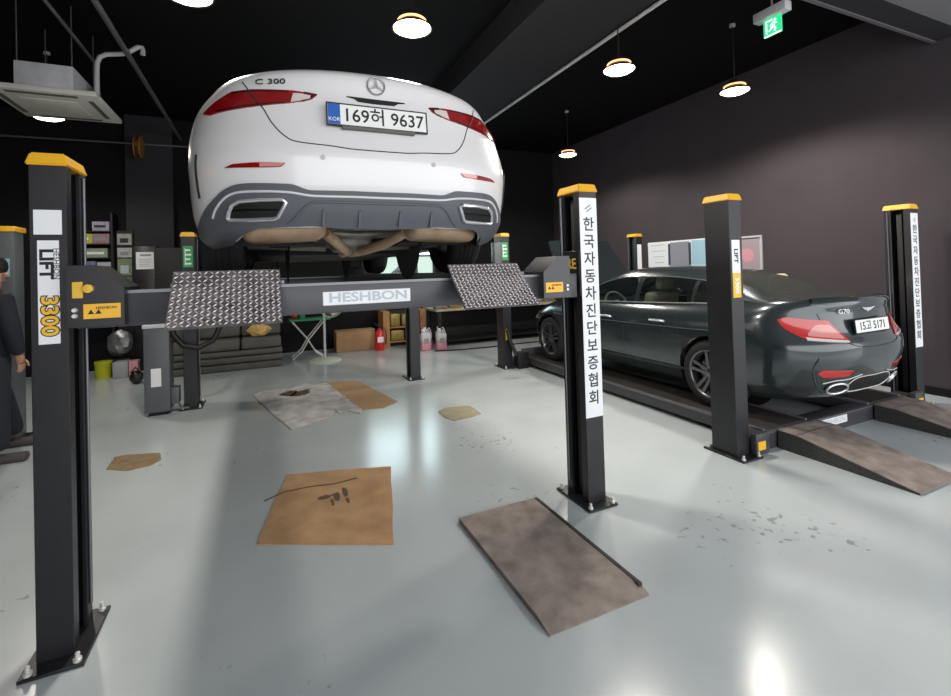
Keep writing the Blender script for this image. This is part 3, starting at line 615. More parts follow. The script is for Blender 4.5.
    car.patch2('boot_spoiler', M['dark_paint'], [(0, 1.045), (.3, 1.045), (.52, 1.05)], [(0, 1.088), (.3, 1.088), (.52, 1.085)], .020, nc=24, nz=4, skirt=.012)
    # raised bonnet, hinged at the windscreen base
    hy, hz, ang = 3.60, .955, math.radians(54); rows = []
    for i in range(13):
        d = 1.12*i/12; wdt = .70-.10*(i/12)**2.2; row = []
        for k in range(17):
            t = -1+k/8; x = wdt*t; h = .05*(1-t*t)*(1-.4*i/12); row.append(car.w(x, hy+d*math.cos(ang)-h*math.sin(ang), hz+d*math.sin(ang)+h*math.cos(ang)))
        rows.append(row)
    m = MB(); m.grid(rows); nrm = Vector((0, math.sin(ang), -math.cos(ang)))*.03; m.grid([[p+nrm for p in r[::-1]] for r in rows])
    bn = m.build('bonnet', M['dark_paint'], R)
    m = MB(); m.box(car.o.x-.66, car.o.x+.66, car.o.y+3.5, car.o.y+4.45, car.o.z+.62, car.o.z+.66); m.box(car.o.x-.3, car.o.x+.3, car.o.y+3.7, car.o.y+4.2, car.o.z+.66, car.o.z+.80, .03); m.build('engine_bay', M['darkhole'], R)
    # cabin
    MB().box(car.o.x-.7, car.o.x+.7, car.o.y+.9, car.o.y+3.5, car.o.z+.24, car.o.z+.28).build('cabin_floor', M['cabin'], R)
    MB().box(car.o.x-.70, car.o.x+.70, car.o.y+3.05, car.o.y+3.55, car.o.z+.62, car.o.z+.93, .06, 3).build('dashboard', M['cabin'], R)
    MB().box(car.o.x-.68, car.o.x+.68, car.o.y+.55, car.o.y+1.05, car.o.z+.90, car.o.z+.96, .02).build('parcel_shelf', M['cabin'], R)
    def seat(x, y, wd):
        m = MB(); m.box(x-wd, x+wd, y-.02, y+.5, .42, .58, .05, 3, Matrix.Translation(car.o)); m.box(x-wd, x+wd, -.07, .07, 0, .60, .055, 3, Matrix.Translation(car.o+Vector((0, y-.02, .50))) @ Matrix.Rotation(.20, 4, 'X'))
        s = m.build('seat', M['seat'], R)
        for hx in ((x,) if wd < .4 else (x-.35, x+.35)): MB().box(hx-.13, hx+.13, -.045, .045, .63, .80, .04, 3, Matrix.Translation(car.o+Vector((0, y-.04, .50))) @ Matrix.Rotation(.20, 4, 'X')).build('headrest', M['seat'], s)
    seat(-.37, 2.22, .25); seat(.37, 2.22, .25); seat(0, 1.28, .60)
    T = Matrix.Translation(car.w(-.37, 2.93, .88)) @ Matrix.Rotation(math.radians(65), 4, 'X')
    m = MB(); m.tube([T @ Vector((.185*math.cos(a), .185*math.sin(a), 0)) for a in (2*math.pi*k/28 for k in range(29))], .016, 8, False)
    for a in (0, math.pi, -math.pi/2): m.tube([T @ Vector((0, 0, .02)), T @ Vector((.185*math.cos(a), .185*math.sin(a), 0))], .016, 6)
    m.lathe([(.06, 0), (.06, .03)], T @ Vector((0, 0, 0)), T.to_3x3() @ Vector((0, 0, 1)), 18); m.build('steering_wheel', M['housing'], R)
WO, DO = (.569, 2.40, 1.575), (4.91, 2.30, .155)
build_white(); build_dark()
# ------------------------------------------------------------------ four post lifts
PW, PD, PH = .145, .235, 2.10
def lift_post(root, xi, y0, side, stickers, rear=False, PW=PW):
    """side -1: a left hand post, open towards +x; xi = its inner edge, y0 = its front face"""
    def X(t): return xi+side*t           # t = distance outwards
    m = MB(); prof = [(0, 0), (PW, 0), (PW, PD), (0, PD), (0, PD-.062), (.02, PD-.062), (.02, PD-.012), (PW-.012, PD-.012), (PW-.012, .012), (.02, .012), (.02, .062), (0, .062)]
    m.prism(prof, lambda p, z: Vector((X(p[0]), y0+p[1], z)), .015, PH)
    bmesh.ops.bevel(m.bm, geom=[e for e in m.bm.edges if abs(e.verts[0].co.z-e.verts[1].co.z) > 1 and abs(e.verts[0].co.x-e.verts[1].co.x) < 1e-5], offset=.003, segments=1, affect='EDGES')
    po = m.build('post', M['post'], root)
    MB().box(min(X(.028), X(.06)), max(X(.028), X(.06)), y0+.085, y0+.135, .02, PH-.05, .003).build('lock_rail', M['slot'], po)
    MB().tube([(X(-.006), y0+PD-.035, .10), (X(-.006), y0+PD-.035, PH-.02)], .006, 8).build('lift_cable', M['rail'], po)
    a, b = sorted((X(-.010), X(PW+.010)))
    c = MB(); c.box(a, b, y0-.012, y0+PD+.012, PH-.004, PH+.050, .0); bm = c.bm
    for v in bm.verts:
        if v.co.z > PH+.03: v.co.x += .014*(1 if v.co.x < (a+b)/2 else -1); v.co.y += .014*(1 if v.co.y < y0+PD/2 else -1)
    bmesh.ops.bevel(bm, geom=list(bm.edges), offset=.006, segments=2, affect='EDGES'); c.build('cap', M['yellow'], po)
    pa, pb = sorted((X(-.055), X(PW+.035)))
    bp = MB().box(pa, pb, y0-.08, y0+PD+.06, 0, .016, .003, 1).build('base_plate', M['post'], po)
    for bx in (pa+.028, pb-.028):
        for by in (y0-.058, y0+PD+.034): MB().lathe([(.016, 0), (.016, .012), (.009, .014), (.009, .034), (.006, .037)], (bx, by, .016), n=10).build('anchor_bolt', M['bolt'], po)
    for fn in stickers: fn(po)
    return po
def sticker(po, x0, x1, y, z0, z1, m=None, name='sticker'):
    return MB().box(x0, x1, y-.0025, y, z0, z1).build(name, m or M['white'], po)
def sign_3300(po, xc=-.833, y=2.56):
    def f(p):
        sticker(p, xc-.047, xc+.047, y, 1.80, 1.905, name='blank_sticker')
        sticker(p, xc-.036, xc+.036, y, 1.335, 1.775); yy = y-.0028
        down = math.radians(-90)
        text('lettering', 'LIFT', .062, face_y(xc-.008, yy, 1.675, down), M['ink'], p, sx=1.15, bold=.0025)
        text('small_lettering', 'HESHBON', .028, face_y(xc+.026, yy, 1.675, down), M['ink'], p, sx=1.05)
        text('number_outline', '3300', .078, face_y(xc, yy+.0003, 1.455, down), M['ink'], p, sx=1.10, bold=.006)
        text('number', '3300', .078, face_y(xc, yy-.0006, 1.455, down), M['tag_yellow'], p, sx=1.10, bold=.002)
    return f
def sign_korean(po, x0=1.932, x1=2.073, y=2.56, z0=.58, z1=2.055, chars='\ud55c\uad6d\uc790\ub3d9\ucc28\uc9c4\ub2e8\ubcf4\uc99d\ud611\ud68c', size=.10, ink='ink', bold=.0013):
    def f(p):
        sticker(p, x0, x1, y, z0, z1); xc = (x0+x1)/2; H = z1-z0
        for i, ch in enumerate(chars): text('lettering', ch, size, face_y(xc, y-.0028, z1-H*(.125+.079*i)), M[ink], p, bold=bold)
        m = MB()
        for k in range(2): m.prism([(-.032, -.004), (.012, .026), (.024, .024), (-.020, -.006)], lambda q, t, k=k: Vector((xc+q[0]+.012*k, t, z1-.072+q[1]-.018*k)), y-.0038, y-.0024)
        m.build('mark', M['greyink'], p)
    return f
def green_label(x0, x1, y, z0, z1):
    def f(p):
        sticker(p, x0, x1, y, z0, z1, M['green'], 'green_label'); m = MB()
        comb = [(x0+.018, z1-.235), (x0+.026, z1-.235)]
        for k in range(4): zz = z1-.215+.055*k; comb += [(x0+.026, zz-.012), (x1-.016-.012*(k % 2), zz-.012), (x1-.016-.012*(k % 2), zz+.010), (x0+.026, zz+.010)]
        comb += [(x0+.026, z1-.03), (x0+.018, z1-.03)]; m.prism(comb, lambda p, t: Vector((p[0], t, p[1])), y-.0038, y-.0024)
        m.build('label_print', M['white'], p)
    return f
def crossbeam(root, xa, xb, y0, z0, z1, plates=True, front=True):
    m = MB().box(xa+.02, xb-.02, y0+.02, y0+.18, z0, z1, .006, 2); b = m.build('crossbeam', M['beam'], root)
    MB().box(xa+.20, xb-.20, y0+.012, y0+.05, z1-.012, z1+.002).build('edge_rail', M['rail'], b)
    return b
def bracket(root, xi, s, y0, z0, labels):
    """carriage plate where a beam meets its post; s = +1 when the beam runs to +x"""
    def X(t): return xi+s*t
    poly = [(-.0, .0), (.20, .0), (.20, .165), (.085, .265), (.0, .265)]
    m = MB(); m.prism(poly, lambda p, y: Vector((X(.008+p[0]), y, z0+p[1])), y0-.045, y0-.025); m.prism(poly, lambda p, y: Vector((X(.008+p[0]), y, z0+p[1])), y0+.205, y0+.225)
    m.prism([(.185, .0), (.20, .0), (.20, .165), (.085, .265), (.07, .265), (.185, .16)], lambda p, y: Vector((X(.008+p[0]), y, z0+p[1])), y0-.03, y0+.21)
    b = m.build('beam_bracket', M['post'] if s > 0 else M['beam'], root)
    a, c = sorted((X(.065), X(.195)))
    if labels:
        l = sticker(b, a, c, y0-.045, z0+.035, z0+.098, M['tag_yellow'], 'warning_label')
        text('lettering', 'HESHBON', .016, face_y((a+c)/2+.015, y0-.0485, z0+.08), M['ink'], b)
        k = MB(); k.prism([(0, 0), (.022, 0), (.011, .02)], lambda p, t: Vector((a+.015+p[0], t, z0+.055+p[1])), y0-.0485, y0-.047); k.prism([(.026, 0), (.048, 0), (.037, .02)], lambda p, t: Vector((a+.015+p[0], t, z0+.055+p[1])), y0-.0485, y0-.047); k.build('warning_mark', M['ink'], b)
        for dz in (.03, .055): MB().lathe([(.011, 0), (.008, .012)], (X(.035), y0-.045, z0+dz+.02), (0, -1, 0), 12).build('bracket_bolt', M['bolt'], b)
    return b
def lozenges(m, P, du, dv, n, nu, nv):
    """raised diamonds of a tread plate over a patch: P(s, t) for s, t in 0..1"""
    for i in range(nu):
        for j in range(nv):
            s, t = (i+.5)/nu, (j+.5)/nv; c = P(s, t); a = math.radians(45 if (i+j) % 2 else -45)
            d = du*math.cos(a)+dv*math.sin(a); e = -du*math.sin(a)+dv*math.cos(a); L, Wd = .0135, .0046
            q = [c-d*L, c+e*Wd, c+d*L, c-e*Wd]; top = m.bm.verts.new(c+n*.0045); vs = [m.bm.verts.new(v) for v in q]
            for k in range(4): m.bm.faces.new((vs[k], vs[(k+1) % 4], top)).material_index = 1
def tread_flap(root, x0, x1, dx, zt, zb, yt, yb, zf, yf):
    """short ramp plate folded down in front of the beam: upstand, fold, sloping tread"""
    T, Fo, B = (yt, zt), (yf, zf), (yb, zb); m = MB(); U = Vector((1, 0, 0))
    pts = [T, Fo, B]; sh = [0, dx*.4, dx]
    top = [[Vector((x+s, y, z)) for x in (x0, x1)] for (y, z), s in zip(pts, sh)]
    nb = Vector((0, .010, -.010)); m.grid(top); m.grid([[p+nb for p in r[::-1]] for r in top])
    for k in (0, 1): m.grid([[r[k], r[k]+nb] for r in top])
    m.grid([[top[0][0], top[0][1]], [top[0][0]+nb, top[0][1]+nb]]); m.grid([[top[2][0], top[2][1]], [top[2][0]+nb, top[2][1]+nb]])
    for a, b, nv in ((0, 1, 4), (1, 2, 13)):
        A, Bq = top[a], top[b]; du = (A[1]-A[0]).normalized(); dv = (A[0]-Bq[0]).normalized(); n = du.cross(dv).normalized()
        if n.y > 0: n = -n
        lozenges(m, lambda s, t, A=A, Bq=Bq: (A[0]*(1-t)+Bq[0]*t)*(1-s)+(A[1]*(1-t)+Bq[1]*t)*s, du, dv, n, 19, nv)
    return m.build('tread_flap', [M['tread'], M['treadtip']], root, 25)
def lift(name_label, xi, Wd, y0, L, zr, signs, runx, rw, low):
    root = empty('four_post_lift', (xi, y0, 0), name_label, 'car lift', 'black four post car lifts')
    xa, xb = xi, xi+Wd
    lift_post(root, xa, y0, -1, signs.get('fl', []), PW=signs.get('w', PW)); lift_post(root, xb, y0, 1, signs.get('fr', []))
    lift_post(root, xa, y0+L, -1, signs.get('rl', []), True); lift_post(root, xb, y0+L, 1, signs.get('rr', []), True)
    z0, z1 = zr-.172, zr-.012
    fb = crossbeam(root, xa, xb, y0, z0, z1); crossbeam(root, xa, xb, y0+L+.02, z0, z1)
    for cx in runx:
        m = MB().box(cx-rw/2, cx+rw/2, y0+.03, y0+L+.22, zr-.11, zr-.006, .008); r = m.build('runway', M['beam'], root)
        MB().box(cx-rw/2+.02, cx+rw/2-.02, y0+.05, y0+L+.20, zr-.006, zr).build('tread_surface', M['runway'], r)
        for q in (-1, 1): MB().box(cx+q*(rw/2-.012)-.012, cx+q*(rw/2-.012)+.012, y0+.04, y0+L+.21, zr-.02, zr+.012, .003).build('side_lip', M['rail'], r)
        MB().box(cx-rw/2, cx+rw/2, y0+L+.10, y0+L+.13, zr-.005, zr+.11, .008).build('wheel_stop', M['beam'], r)
    return root, fb, xa, xb, z0, z1
def build_lifts():
    R1, fb, xa, xb, z0, z1 = lift('black four post lift with yellow caps holding the white sedan up high', -.77, 2.70, 2.56, 4.10, 1.56,
        dict(w=.126, fl=[sign_3300(None)], fr=[sign_korean(None)], rl=[green_label(-.893, -.79, 6.66, 1.72, 1.98)], rr=[lambda p: sticker(p, 1.945, 2.02, 6.66, 1.45, 1.78), lambda p: sticker(p, 1.945, 2.02, 6.66, 1.32, 1.45, M['tag_yellow'], 'yellow_sticker')]), (-.155, 1.265), .50, False)
    bracket(R1, xa, 1, 2.56, 1.40, True); bracket(R1, xb-.115, -1, 2.56, 1.40, True); bracket(R1, xa, 1, 6.66, 1.40, False); bracket(R1, xb, -1, 6.66, 1.40, False)
    np_ = MB().box(.278, .754, 2.572, 2.5795, 1.428, 1.502, .003, 1).build('name_plate', M['white'], fb)
    text('lettering', 'HESHBON', .068, face_y(.522, 2.5712, 1.466), M['paleink'], fb, sx=1.38, bold=.0015)
    g = MB().box(-.742, -.705, 2.508, 2.515, 1.525, 1.595, .002, 1); g.lathe([(.018, 0), (.018, .02), (.008, .022)], (-.685, 2.515, 1.565), (0, -1, 0), 18); g.build('lock_plate', M['gold'], R1)
    MB().box(1.922, 1.93, 2.565, 2.79, 1.40, 1.70, .002, 1).build('carriage_plate', M['post'], R1)
    text('gold_lettering', 'RE', .10, face_nx(1.9210, 2.655, 1.61), M['gold'], R1, .001, bold=.002)
    tread_flap(R1, -.385, .074, .0, 1.628, 1.388, 2.575, 2.325, 1.555, 2.515); tread_flap(R1, .985, 1.452, .0, 1.628, 1.388, 2.575, 2.325, 1.555, 2.515)
    # hydraulic hose looping below the left flap at the rear post
    MB().tube([(-1.02, 6.58, 1.10), (-1.0, 6.58, .92), (-.90, 6.57, .78), (-.74, 6.56, .74), (-.58, 6.57, .82), (-.50, 6.6, 1.0), (-.48, 6.62, 1.40)], .033, 10).build('hydraulic_hose', M['hose'], R1)
    R2, fb2, xa, xb, z0, z1 = lift('black four post lift with yellow caps, lowered, under the dark sedan', 3.585, 2.645, 2.60, 4.0, .155,
        dict(fl=[lambda p: sticker(p, 3.458, 3.553, 2.60, 1.50, 1.77), lambda p: sticker(p, 3.458, 3.553, 2.60, 1.30, 1.50, M['tag_yellow'], 'yellow_sticker'),
                 lambda p: text('lettering', 'LIFT', .06, face_y(3.505, 2.597, 1.64, math.radians(-90)), M['ink'], p, sx=1.1, bold=.002), lambda p: text('number', '3300', .06, face_y(3.505, 2.5969, 1.40, math.radians(-90)), M['white'], p, sx=1.1, bold=.002)],
             fr=[sign_korean(None, 6.232, 6.373, 2.60, .63, 2.05, size=.10)], rl=[green_label(3.45, 3.56, 6.60, 1.72, 2.0), lambda p: sticker(p, 3.475, 3.505, 6.60, .45, .62, M['gold'], 'yellow_tag')],
             rr=[lambda p: sticker(p, 6.25, 6.35, 6.60, 1.2, 1.95, M['white'])]), (4.12, 5.68), .60, True)
    for xi, s in ((xa, 1), (xb, -1)):
        m = MB(); a, c = sorted((xi+s*.01, xi+s*.17)); m.box(a, c, 2.545, 2.60, .015, .185, .006); b = m.build('beam_bracket', M['beam'], R2)
        a2, c2 = sorted((xi+s*.03, xi+s*.12)); sticker(b, a2, c2, 2.545, .055, .125, M['tag_yellow'], 'warning_label')
    lb = MB().box(4.56, 4.98, 2.612, 2.6195, .055, .125, .002, 1).build('name_plate', M['white'], fb2)
    text('lettering', 'HESHBON', .06, face_y(4.77, 2.6115, .09), M['paleink'], fb2, sx=1.3)
    for cx in (4.215, 5.68):
        m = MB(); prof = [(2.60, .0), (2.60, .150), (2.44, .150), (1.66, .012), (1.66, 0)]
        m.prism(prof, lambda p, x: Vector((x, p[0], p[1])), cx-.268, cx+.268); r = m.build('drive_on_ramp', M['rampside'], R2)
        t = MB(); t.prism([(2.60, .150), (2.60, .156), (2.44, .156), (1.66, .018), (1.65, .010), (2.44, .148)], lambda p, x: Vector((x, p[0], p[1])), cx-.270, cx+.270); t.build('ramp_top', M['ramp'], r)
        MB().box(cx-.268, cx+.268, 2.436, 2.446, .155, .1585).build('fold_line', M['rail'], r)
    MB().box(3.30, 3.44, 6.56, 6.68, 1.55, 2.0, .01).build('control_box', M['powerbox'], R2)
    MB().tube([(3.50, 6.58, .62), (3.52, 6.55, .45), (3.60, 6.50, .22), (3.75, 6.46, .10), (3.95, 6.50, .08)], .03, 10).build('hydraulic_hose', M['hose'], R2)
    MB().box(3.60, 3.80, 6.44, 6.58, .0, .26, .02).build('pump_housing', M['slot'], R2)
build_lifts()
# ------------------------------------------------------------------ person at the left edge
def skinned(name, chain, edges, m, parent, sub=2):
    me = bpy.data.meshes.new(name); me.from_pydata([tuple(Vector(p)-org(parent)) for p, r in chain], edges, []); o = bpy.data.objects.new(name, me); COL.objects.link(o); o.parent = parent
    md = o.modifiers.new('skin', 'SKIN'); md.use_smooth_shade = True
    for v, (p, r) in zip(me.skin_vertices[0].data, chain): v.radius = r if isinstance(r, tuple) else (r, r)
    me.skin_vertices[0].data[0].use_root = True
    sd = o.modifiers.new('smooth', 'SUBSURF'); sd.levels = sub; sd.render_levels = sub
    dg = bpy.context.evaluated_depsgraph_get(); me2 = bpy.data.meshes.new_from_object(o.evaluated_get(dg)); o.modifiers.clear(); o.data = me2; bpy.data.meshes.remove(me)
    me2.name = name; me2.materials.clear(); me2.materials.append(m)
    for p in me2.polygons: p.use_smooth = True
    return o
def person():
    bx, by = -2.27, 5.55; R = empty('person', (bx, by, 0), 'person in a dark jacket and navy trousers at the left edge', 'person')
    # right leg (towards us) straight, left leg a step behind; turned slightly to the right
    def q(x, y, z): return Vector((bx+x, by+y, z))
    ch = [(q(0, .02, .98), (.155, .115)), (q(0, .02, 1.12), (.145, .105)), (q(.01, .03, 1.28), (.165, .115)), (q(.02, .04, 1.42), (.165, .105)), (q(.03, .05, 1.51), .062), (q(.05, .05, 1.58), .055), (q(.07, .03, 1.66), (.078, .088)), (q(.07, .03, 1.74), (.076, .086)), (q(.07, .035, 1.80), (.05, .06)),
          (q(.085, -.02, .90), .095), (q(.10, -.03, .50), .062), (q(.10, 0, .10), .042), (q(-.06, .12, .90), .095), (q(.02, .30, .51), .062), (q(.03, .50, .11), .042),
          (q(.17, -.06, 1.43), .062), (q(.24, -.10, 1.16), .046), (q(.25, .0, .92), .034), (q(.25, .03, .86), (.045, .022)),
          (q(-.14, .14, 1.43), .062), (q(-.20, .18, 1.16), .046), (q(-.18, .28, .92), .034), (q(-.18, .31, .86), (.045, .022))]
    ed = [(0, 1), (1, 2), (2, 3), (3, 4), (4, 5), (5, 6), (6, 7), (7, 8), (0, 9), (9, 10), (10, 11), (0, 12), (12, 13), (13, 14), (3, 15), (15, 16), (16, 17), (17, 18), (3, 19), (19, 20), (20, 21), (21, 22)]
    skinned('body', ch, ed, M['skin'], R)
    jk = [(q(0, .02, .72), (.195, .15)), (q(0, .02, 1.05), (.185, .14)), (q(.01, .03, 1.28), (.195, .145)), (q(.02, .04, 1.43), (.190, .130)), (q(.03, .05, 1.50), .085), (q(.17, -.06, 1.44), .085), (q(.24, -.10, 1.16), .070), (q(.25, -.01, .94), .055), (q(-.14, .14, 1.44), .085), (q(-.20, .18, 1.16), .070), (q(-.18, .27, .94), .055)]
    skinned('jacket', jk, [(0, 1), (1, 2), (2, 3), (3, 4), (3, 5), (5, 6), (6, 7), (3, 8), (8, 9), (9, 10)], M['cloth'], R)
    tr = [(q(0, .02, 1.06), (.165, .13)), (q(.085, -.02, .88), .118), (q(.10, -.03, .50), .092), (q(.10, 0, .10), .085), (q(-.06, .12, .88), .115), (q(.02, .30, .51), .088), (q(.03, .50, .12), .08)]
    skinned('trousers', tr, [(0, 1), (1, 2), (2, 3), (0, 4), (4, 5), (5, 6)], M['jean'], R)
    for x, y, z in ((.10, 0, 0), (.03, .50, .0)):
        s = MB(); s.box(bx+x-.085, bx+x+.20, by+y-.055, by+y+.055, z+.0, z+.075, .03, 3); s.build('shoe', M['shoe'], R)
    h = MB(); h.blob(q(.055, .045, 1.745), .105, .112, .115, 3, .02); h.blob(q(.01, .06, 1.67), .07, .095, .09, 3, .02); h.build('hair', M['hair'], R)
    f = MB(); f.blob(q(.165, .00, 1.675), .022, .014, .018, 2); f.build('nose', M['skin'], R)
    e = MB(); e.blob(q(.075, -.065, 1.685), .022, .012, .034, 2); e.build('ear', M['skin'], R)
    for yy in (-.02, .045): MB().blob(q(.140, yy, 1.70), .012, .012, .008, 2).build('eye', M['hair'], R)
    MB().box(bx+.138, bx+.15, by-.02, by+.035, 1.618, 1.626, .002).build('mouth', M['notice'], R)
    for cx, cy in ((.25, .03), (-.18, .31)):
        for k, L in enumerate((.072, .082, .078, .062)):
            ox = -.030+.020*k; skinned('finger', [(q(cx+ox*.3, cy+ox, .865), .010), (q(cx+ox*.3+.004, cy+ox, .865-L*.5), .009), (q(cx+ox*.3-.008, cy+ox, .865-L), .007)], [(0, 1), (1, 2)], M['skin'], R, 1)
        skinned('thumb', [(q(cx+.03, cy-.01, .90), .011), (q(cx+.05, cy-.01, .87), .010), (q(cx+.055, cy-.005, .835), .008)], [(0, 1), (1, 2)], M['skin'], R, 1)
person()
# ------------------------------------------------------------------ things lying on the floor
def sheet(name, poly, z0, th, m, label, cat, group=None, jag=0.):
    pts = []
    for i, p in enumerate(poly):
        a, b = Vector(p), Vector(poly[(i+1) % len(poly)]); n = 8 if jag else 1
        for k in range(n):
            t = k/n; v = a+(b-a)*t; pts.append(v+Vector((random.uniform(-jag, jag), random.uniform(-jag, jag))) if k else v)
    c = sum((Vector(p) for p in poly), Vector((0, 0)))/len(poly); m_ = MB(); m_.prism(pts, lambda p, t: Vector((p[0], p[1], t)), z0, z0+th)
    o = m_.build(name, m, loc=(c.x, c.y, z0)); tag(o, label, cat, group); return o
sh = sheet('paper_sheet', [(-.167, 6.905), (-.059, 7.133), (.296, 7.044), (.507, 7.242), (.67, 7.076), (.788, 7.14), (.886, 6.45), (.947, 5.882), (1.001, 5.526), (.952, 5.383), (.849, 5.57), (.75, 5.499), (.72, 5.68), (.629, 5.406), (.411, 5.301), (.218, 5.199)], .004, .004, M['paper'], 'dirty white paper sheet with oil stains on the floor under the raised car', 'paper sheet', None, .012)
sheet('oil_stain', [(.12, 6.75), (.30, 6.92), (.40, 6.80), (.56, 6.88), (.50, 6.62), (.36, 6.55), (.24, 6.62)], .008, .001, M['stain'], 'x', 'x', None, .03)
bpy.data.objects['oil_stain'].parent = sh; bpy.data.objects['oil_stain'].location -= Vector(sh.location)
for k in ('label', 'category'): del bpy.data.objects['oil_stain'][k]
cb = sheet('cardboard_sheet', [(.80, 7.16), (1.093, 7.094), (1.238, 6.935), (1.456, 5.634), (1.246, 5.474), (1.0, 5.508)], .0, .0035, M['card'], 'flattened brown cardboard tucked beside the dirty white paper', 'cardboard', 'cardboard sheets on the floor', .004)
cb2 = sheet('cardboard_sheet', [(.133, 4.06), (.452, 3.972), (.911, 3.81), (.658, 2.729), (-.073, 3.105), (.03, 3.62)], .0, .005, M['card_dirty'], 'large brown oil stained cardboard lying nearest to us', 'cardboard', 'cardboard sheets on the floor', .005)
m = MB(); m.tube([(-.03, 3.66, .008), (.10, 3.74, .008), (.28, 3.74, .008), (.45, 3.70, .008), (.62, 3.72, .008)], .004, 6); m.build('fold_crease', M['stain'], cb2)
m = MB()
for x, y, rx, ry in ((.36, 3.52, .05, .03), (.44, 3.50, .03, .07), (.50, 3.54, .02, .09), (.40, 3.42, .012, .06), (.50, 3.40, .012, .05)):
    n = 14; m.prism([(x+rx*math.cos(a)*random.uniform(.7, 1.2), y+ry*math.sin(a)*random.uniform(.7, 1.2)) for a in (2*math.pi*k/n for k in range(n))], lambda p, t: Vector((p[0], p[1], t)), .005, .0062)
m.build('oil_stain', M['stain'], cb2)
sheet('floor_patch', [(-1.246, 4.908), (-1.258, 5.223), (-1.162, 5.222), (-.902, 5.132), (-.86, 4.932), (-.921, 4.823), (-1.068, 4.79)], .0, .004, M['card_old'], 'small tan scrap of board on the floor by the left post', 'board scrap', None, .006)
sheet('floor_patch', [(1.749, 5.009), (1.881, 5.105), (2.154, 5.037), (2.139, 4.702), (1.978, 4.636), (1.801, 4.624), (1.743, 4.77)], .0, .006, M['cover'], 'small beige cover plate with worn edges in the middle of the floor', 'cover plate', None, .004)
m = MB(); m.prism([(2.78, 0), (2.78, .028), (1.85, .028), (1.75, .006), (1.75, 0)], lambda p, x: Vector((x, p[0], p[1])), 1.09, 1.66)
rp = m.build('ramp_plate', M['ramp'], loc=(1.375, 2.3, 0)); tag(rp, 'worn brown ramp plate lying on the floor before the post with Korean writing', 'ramp plate')
m = MB(); m.box(1.64, 1.665, 1.80, 2.775, .0, .031, .003); m.build('gritty_edge', M['rampside'], rp)
# ------------------------------------------------------------------ power unit beside the rear left post
t = empty('power_unit', (-1.13, 6.62, 0), 'grey upright power unit cabinet with a white label beside the rear left post', 'power unit')
MB().box(-1.285, -1.03, 6.50, 6.78, .04, 1.02, .012).build('cabinet', M['powerbox'], t)
m = MB(); m.prism([(6.49, 1.02), (6.79, 1.02), (6.79, 1.10), (6.60, 1.10), (6.49, 1.05)], lambda p, x: Vector((x, p[0], p[1])), -1.29, -1.025); m.build('lid', M['acbody'], t)
MB().box(-1.25, -1.06, 6.53, 6.75, 0, .04).build('plinth', M['slot'], t)
MB().box(-1.215, -1.115, 6.4975, 6.50, .34, .55).build('label_sheet', M['white'], t)
m = MB(); m.box(-1.03, -.95, 6.55, 6.70, .10, .30, .01); m.tube([(-.97, 6.60, .12), (-.92, 6.55, .05), (-.86, 6.60, .03)], .014, 8); m.build('pump', M['powerbox'], t)
# ------------------------------------------------------------------ grey padded bench with a paper bag
t = empty('bench_stack', (-.62, 9.05, 0), 'low dark grey padded bench with two back cushions by the back wall', 'bench')
for k, (a, b) in enumerate(((.0, .11), (.12, .22), (.23, .32))): MB().box(-1.50+.0, .27, 8.86+.03*k, 9.5, a, b, .03, 3).build('base_layer', M['mat_grey'], t)
for a, b in ((-1.48, -.40), (-.38, .25)):
    MB().box(a, b, 8.95, 9.5, .33, .52, .04, 3).build('seat_pad', M['mat_grey'], t); MB().box(a, b, 9.18, 9.5, .53, .90, .05, 3).build('back_cushion', M['mat_grey'], t)
b = MB(); b.blob((-.10, 9.03, .64), .17, .09, .115, 2, .30); tag(b.build('paper_bag', M['bag'], loc=(-.10, 9.06, .52), ang=20), 'crumpled yellow brown paper bag lying on the grey bench', 'bag')
# ------------------------------------------------------------------ green folding table and pedestal fan
t = empty('folding_table', (.74, 9.44, 0), 'green topped folding table with crossed white tube legs', 'table')
MB().box(.41, 1.14, 9.26, 9.62, .715, .75, .012).build('table_top', M['tgreen'], t)
for y in (9.29, 9.59):
    MB().tube([(.45, y, .715), (.72, y, .37), (.86, y, .12), (1.01, y, .016)], .013, 8).build('leg', M['tube'], t); MB().tube([(1.03, y, .715), (.74, y, .37), (.62, y, .16), (.45, y, .016)], .013, 8).build('leg', M['tube'], t)
m = MB(); m.blob((.51, 9.42, .812), .07, .06, .06, 2, .1); tag(m.build('red_cloth', M['lens_bright'], loc=(.51, 9.42, .75)), 'small reddish rag lying on the green folding table', 'rag')
m = MB(); m.lathe([(.035, 0), (.05, .02), (.05, .14), (.02, .17), (.02, .2)], (.64, 9.36, .75), n=16); tag(m.build('bottle', M['tgreen'], loc=(.64, 9.36, .75)), 'small green bottle standing on the green folding table', 'bottle')
t = empty('pedestal_fan', (.96, 8.92, 0), 'cream pedestal fan with a round flat base beside the green table', 'fan')
MB().lathe([(.29, 0), (.29, .015), (.24, .04), (.05, .06), (.05, .0)], (.98, 8.92, 0), n=36).build('base', M['fanw'], t)
MB().tube([(.98, 8.92, .05), (.98, 8.92, 1.02)], .022, 12).build('pole', M['tube'], t)
m = MB(); c = Vector((1.10, 8.86, 1.0)); n = 40
for r, yy in ((.21, 0), (.20, .06), (.20, -.06), (.13, -.08), (.06, -.085)): m.tube([c+Vector((r*math.cos(a), yy, r*math.sin(a))) for a in (2*math.pi*k/n for k in range(n+1))], .004, 5, False)
for k in range(30): a = 2*math.pi*k/30; m.tube([c+Vector((.03*math.cos(a), -.085, .03*math.sin(a))), c+Vector((.20*math.cos(a), -.06, .20*math.sin(a))), c+Vector((.20*math.cos(a), .06, .20*math.sin(a)))], .0028, 4)
m.build('fan_guard', M['fanw'], t)
m = MB()
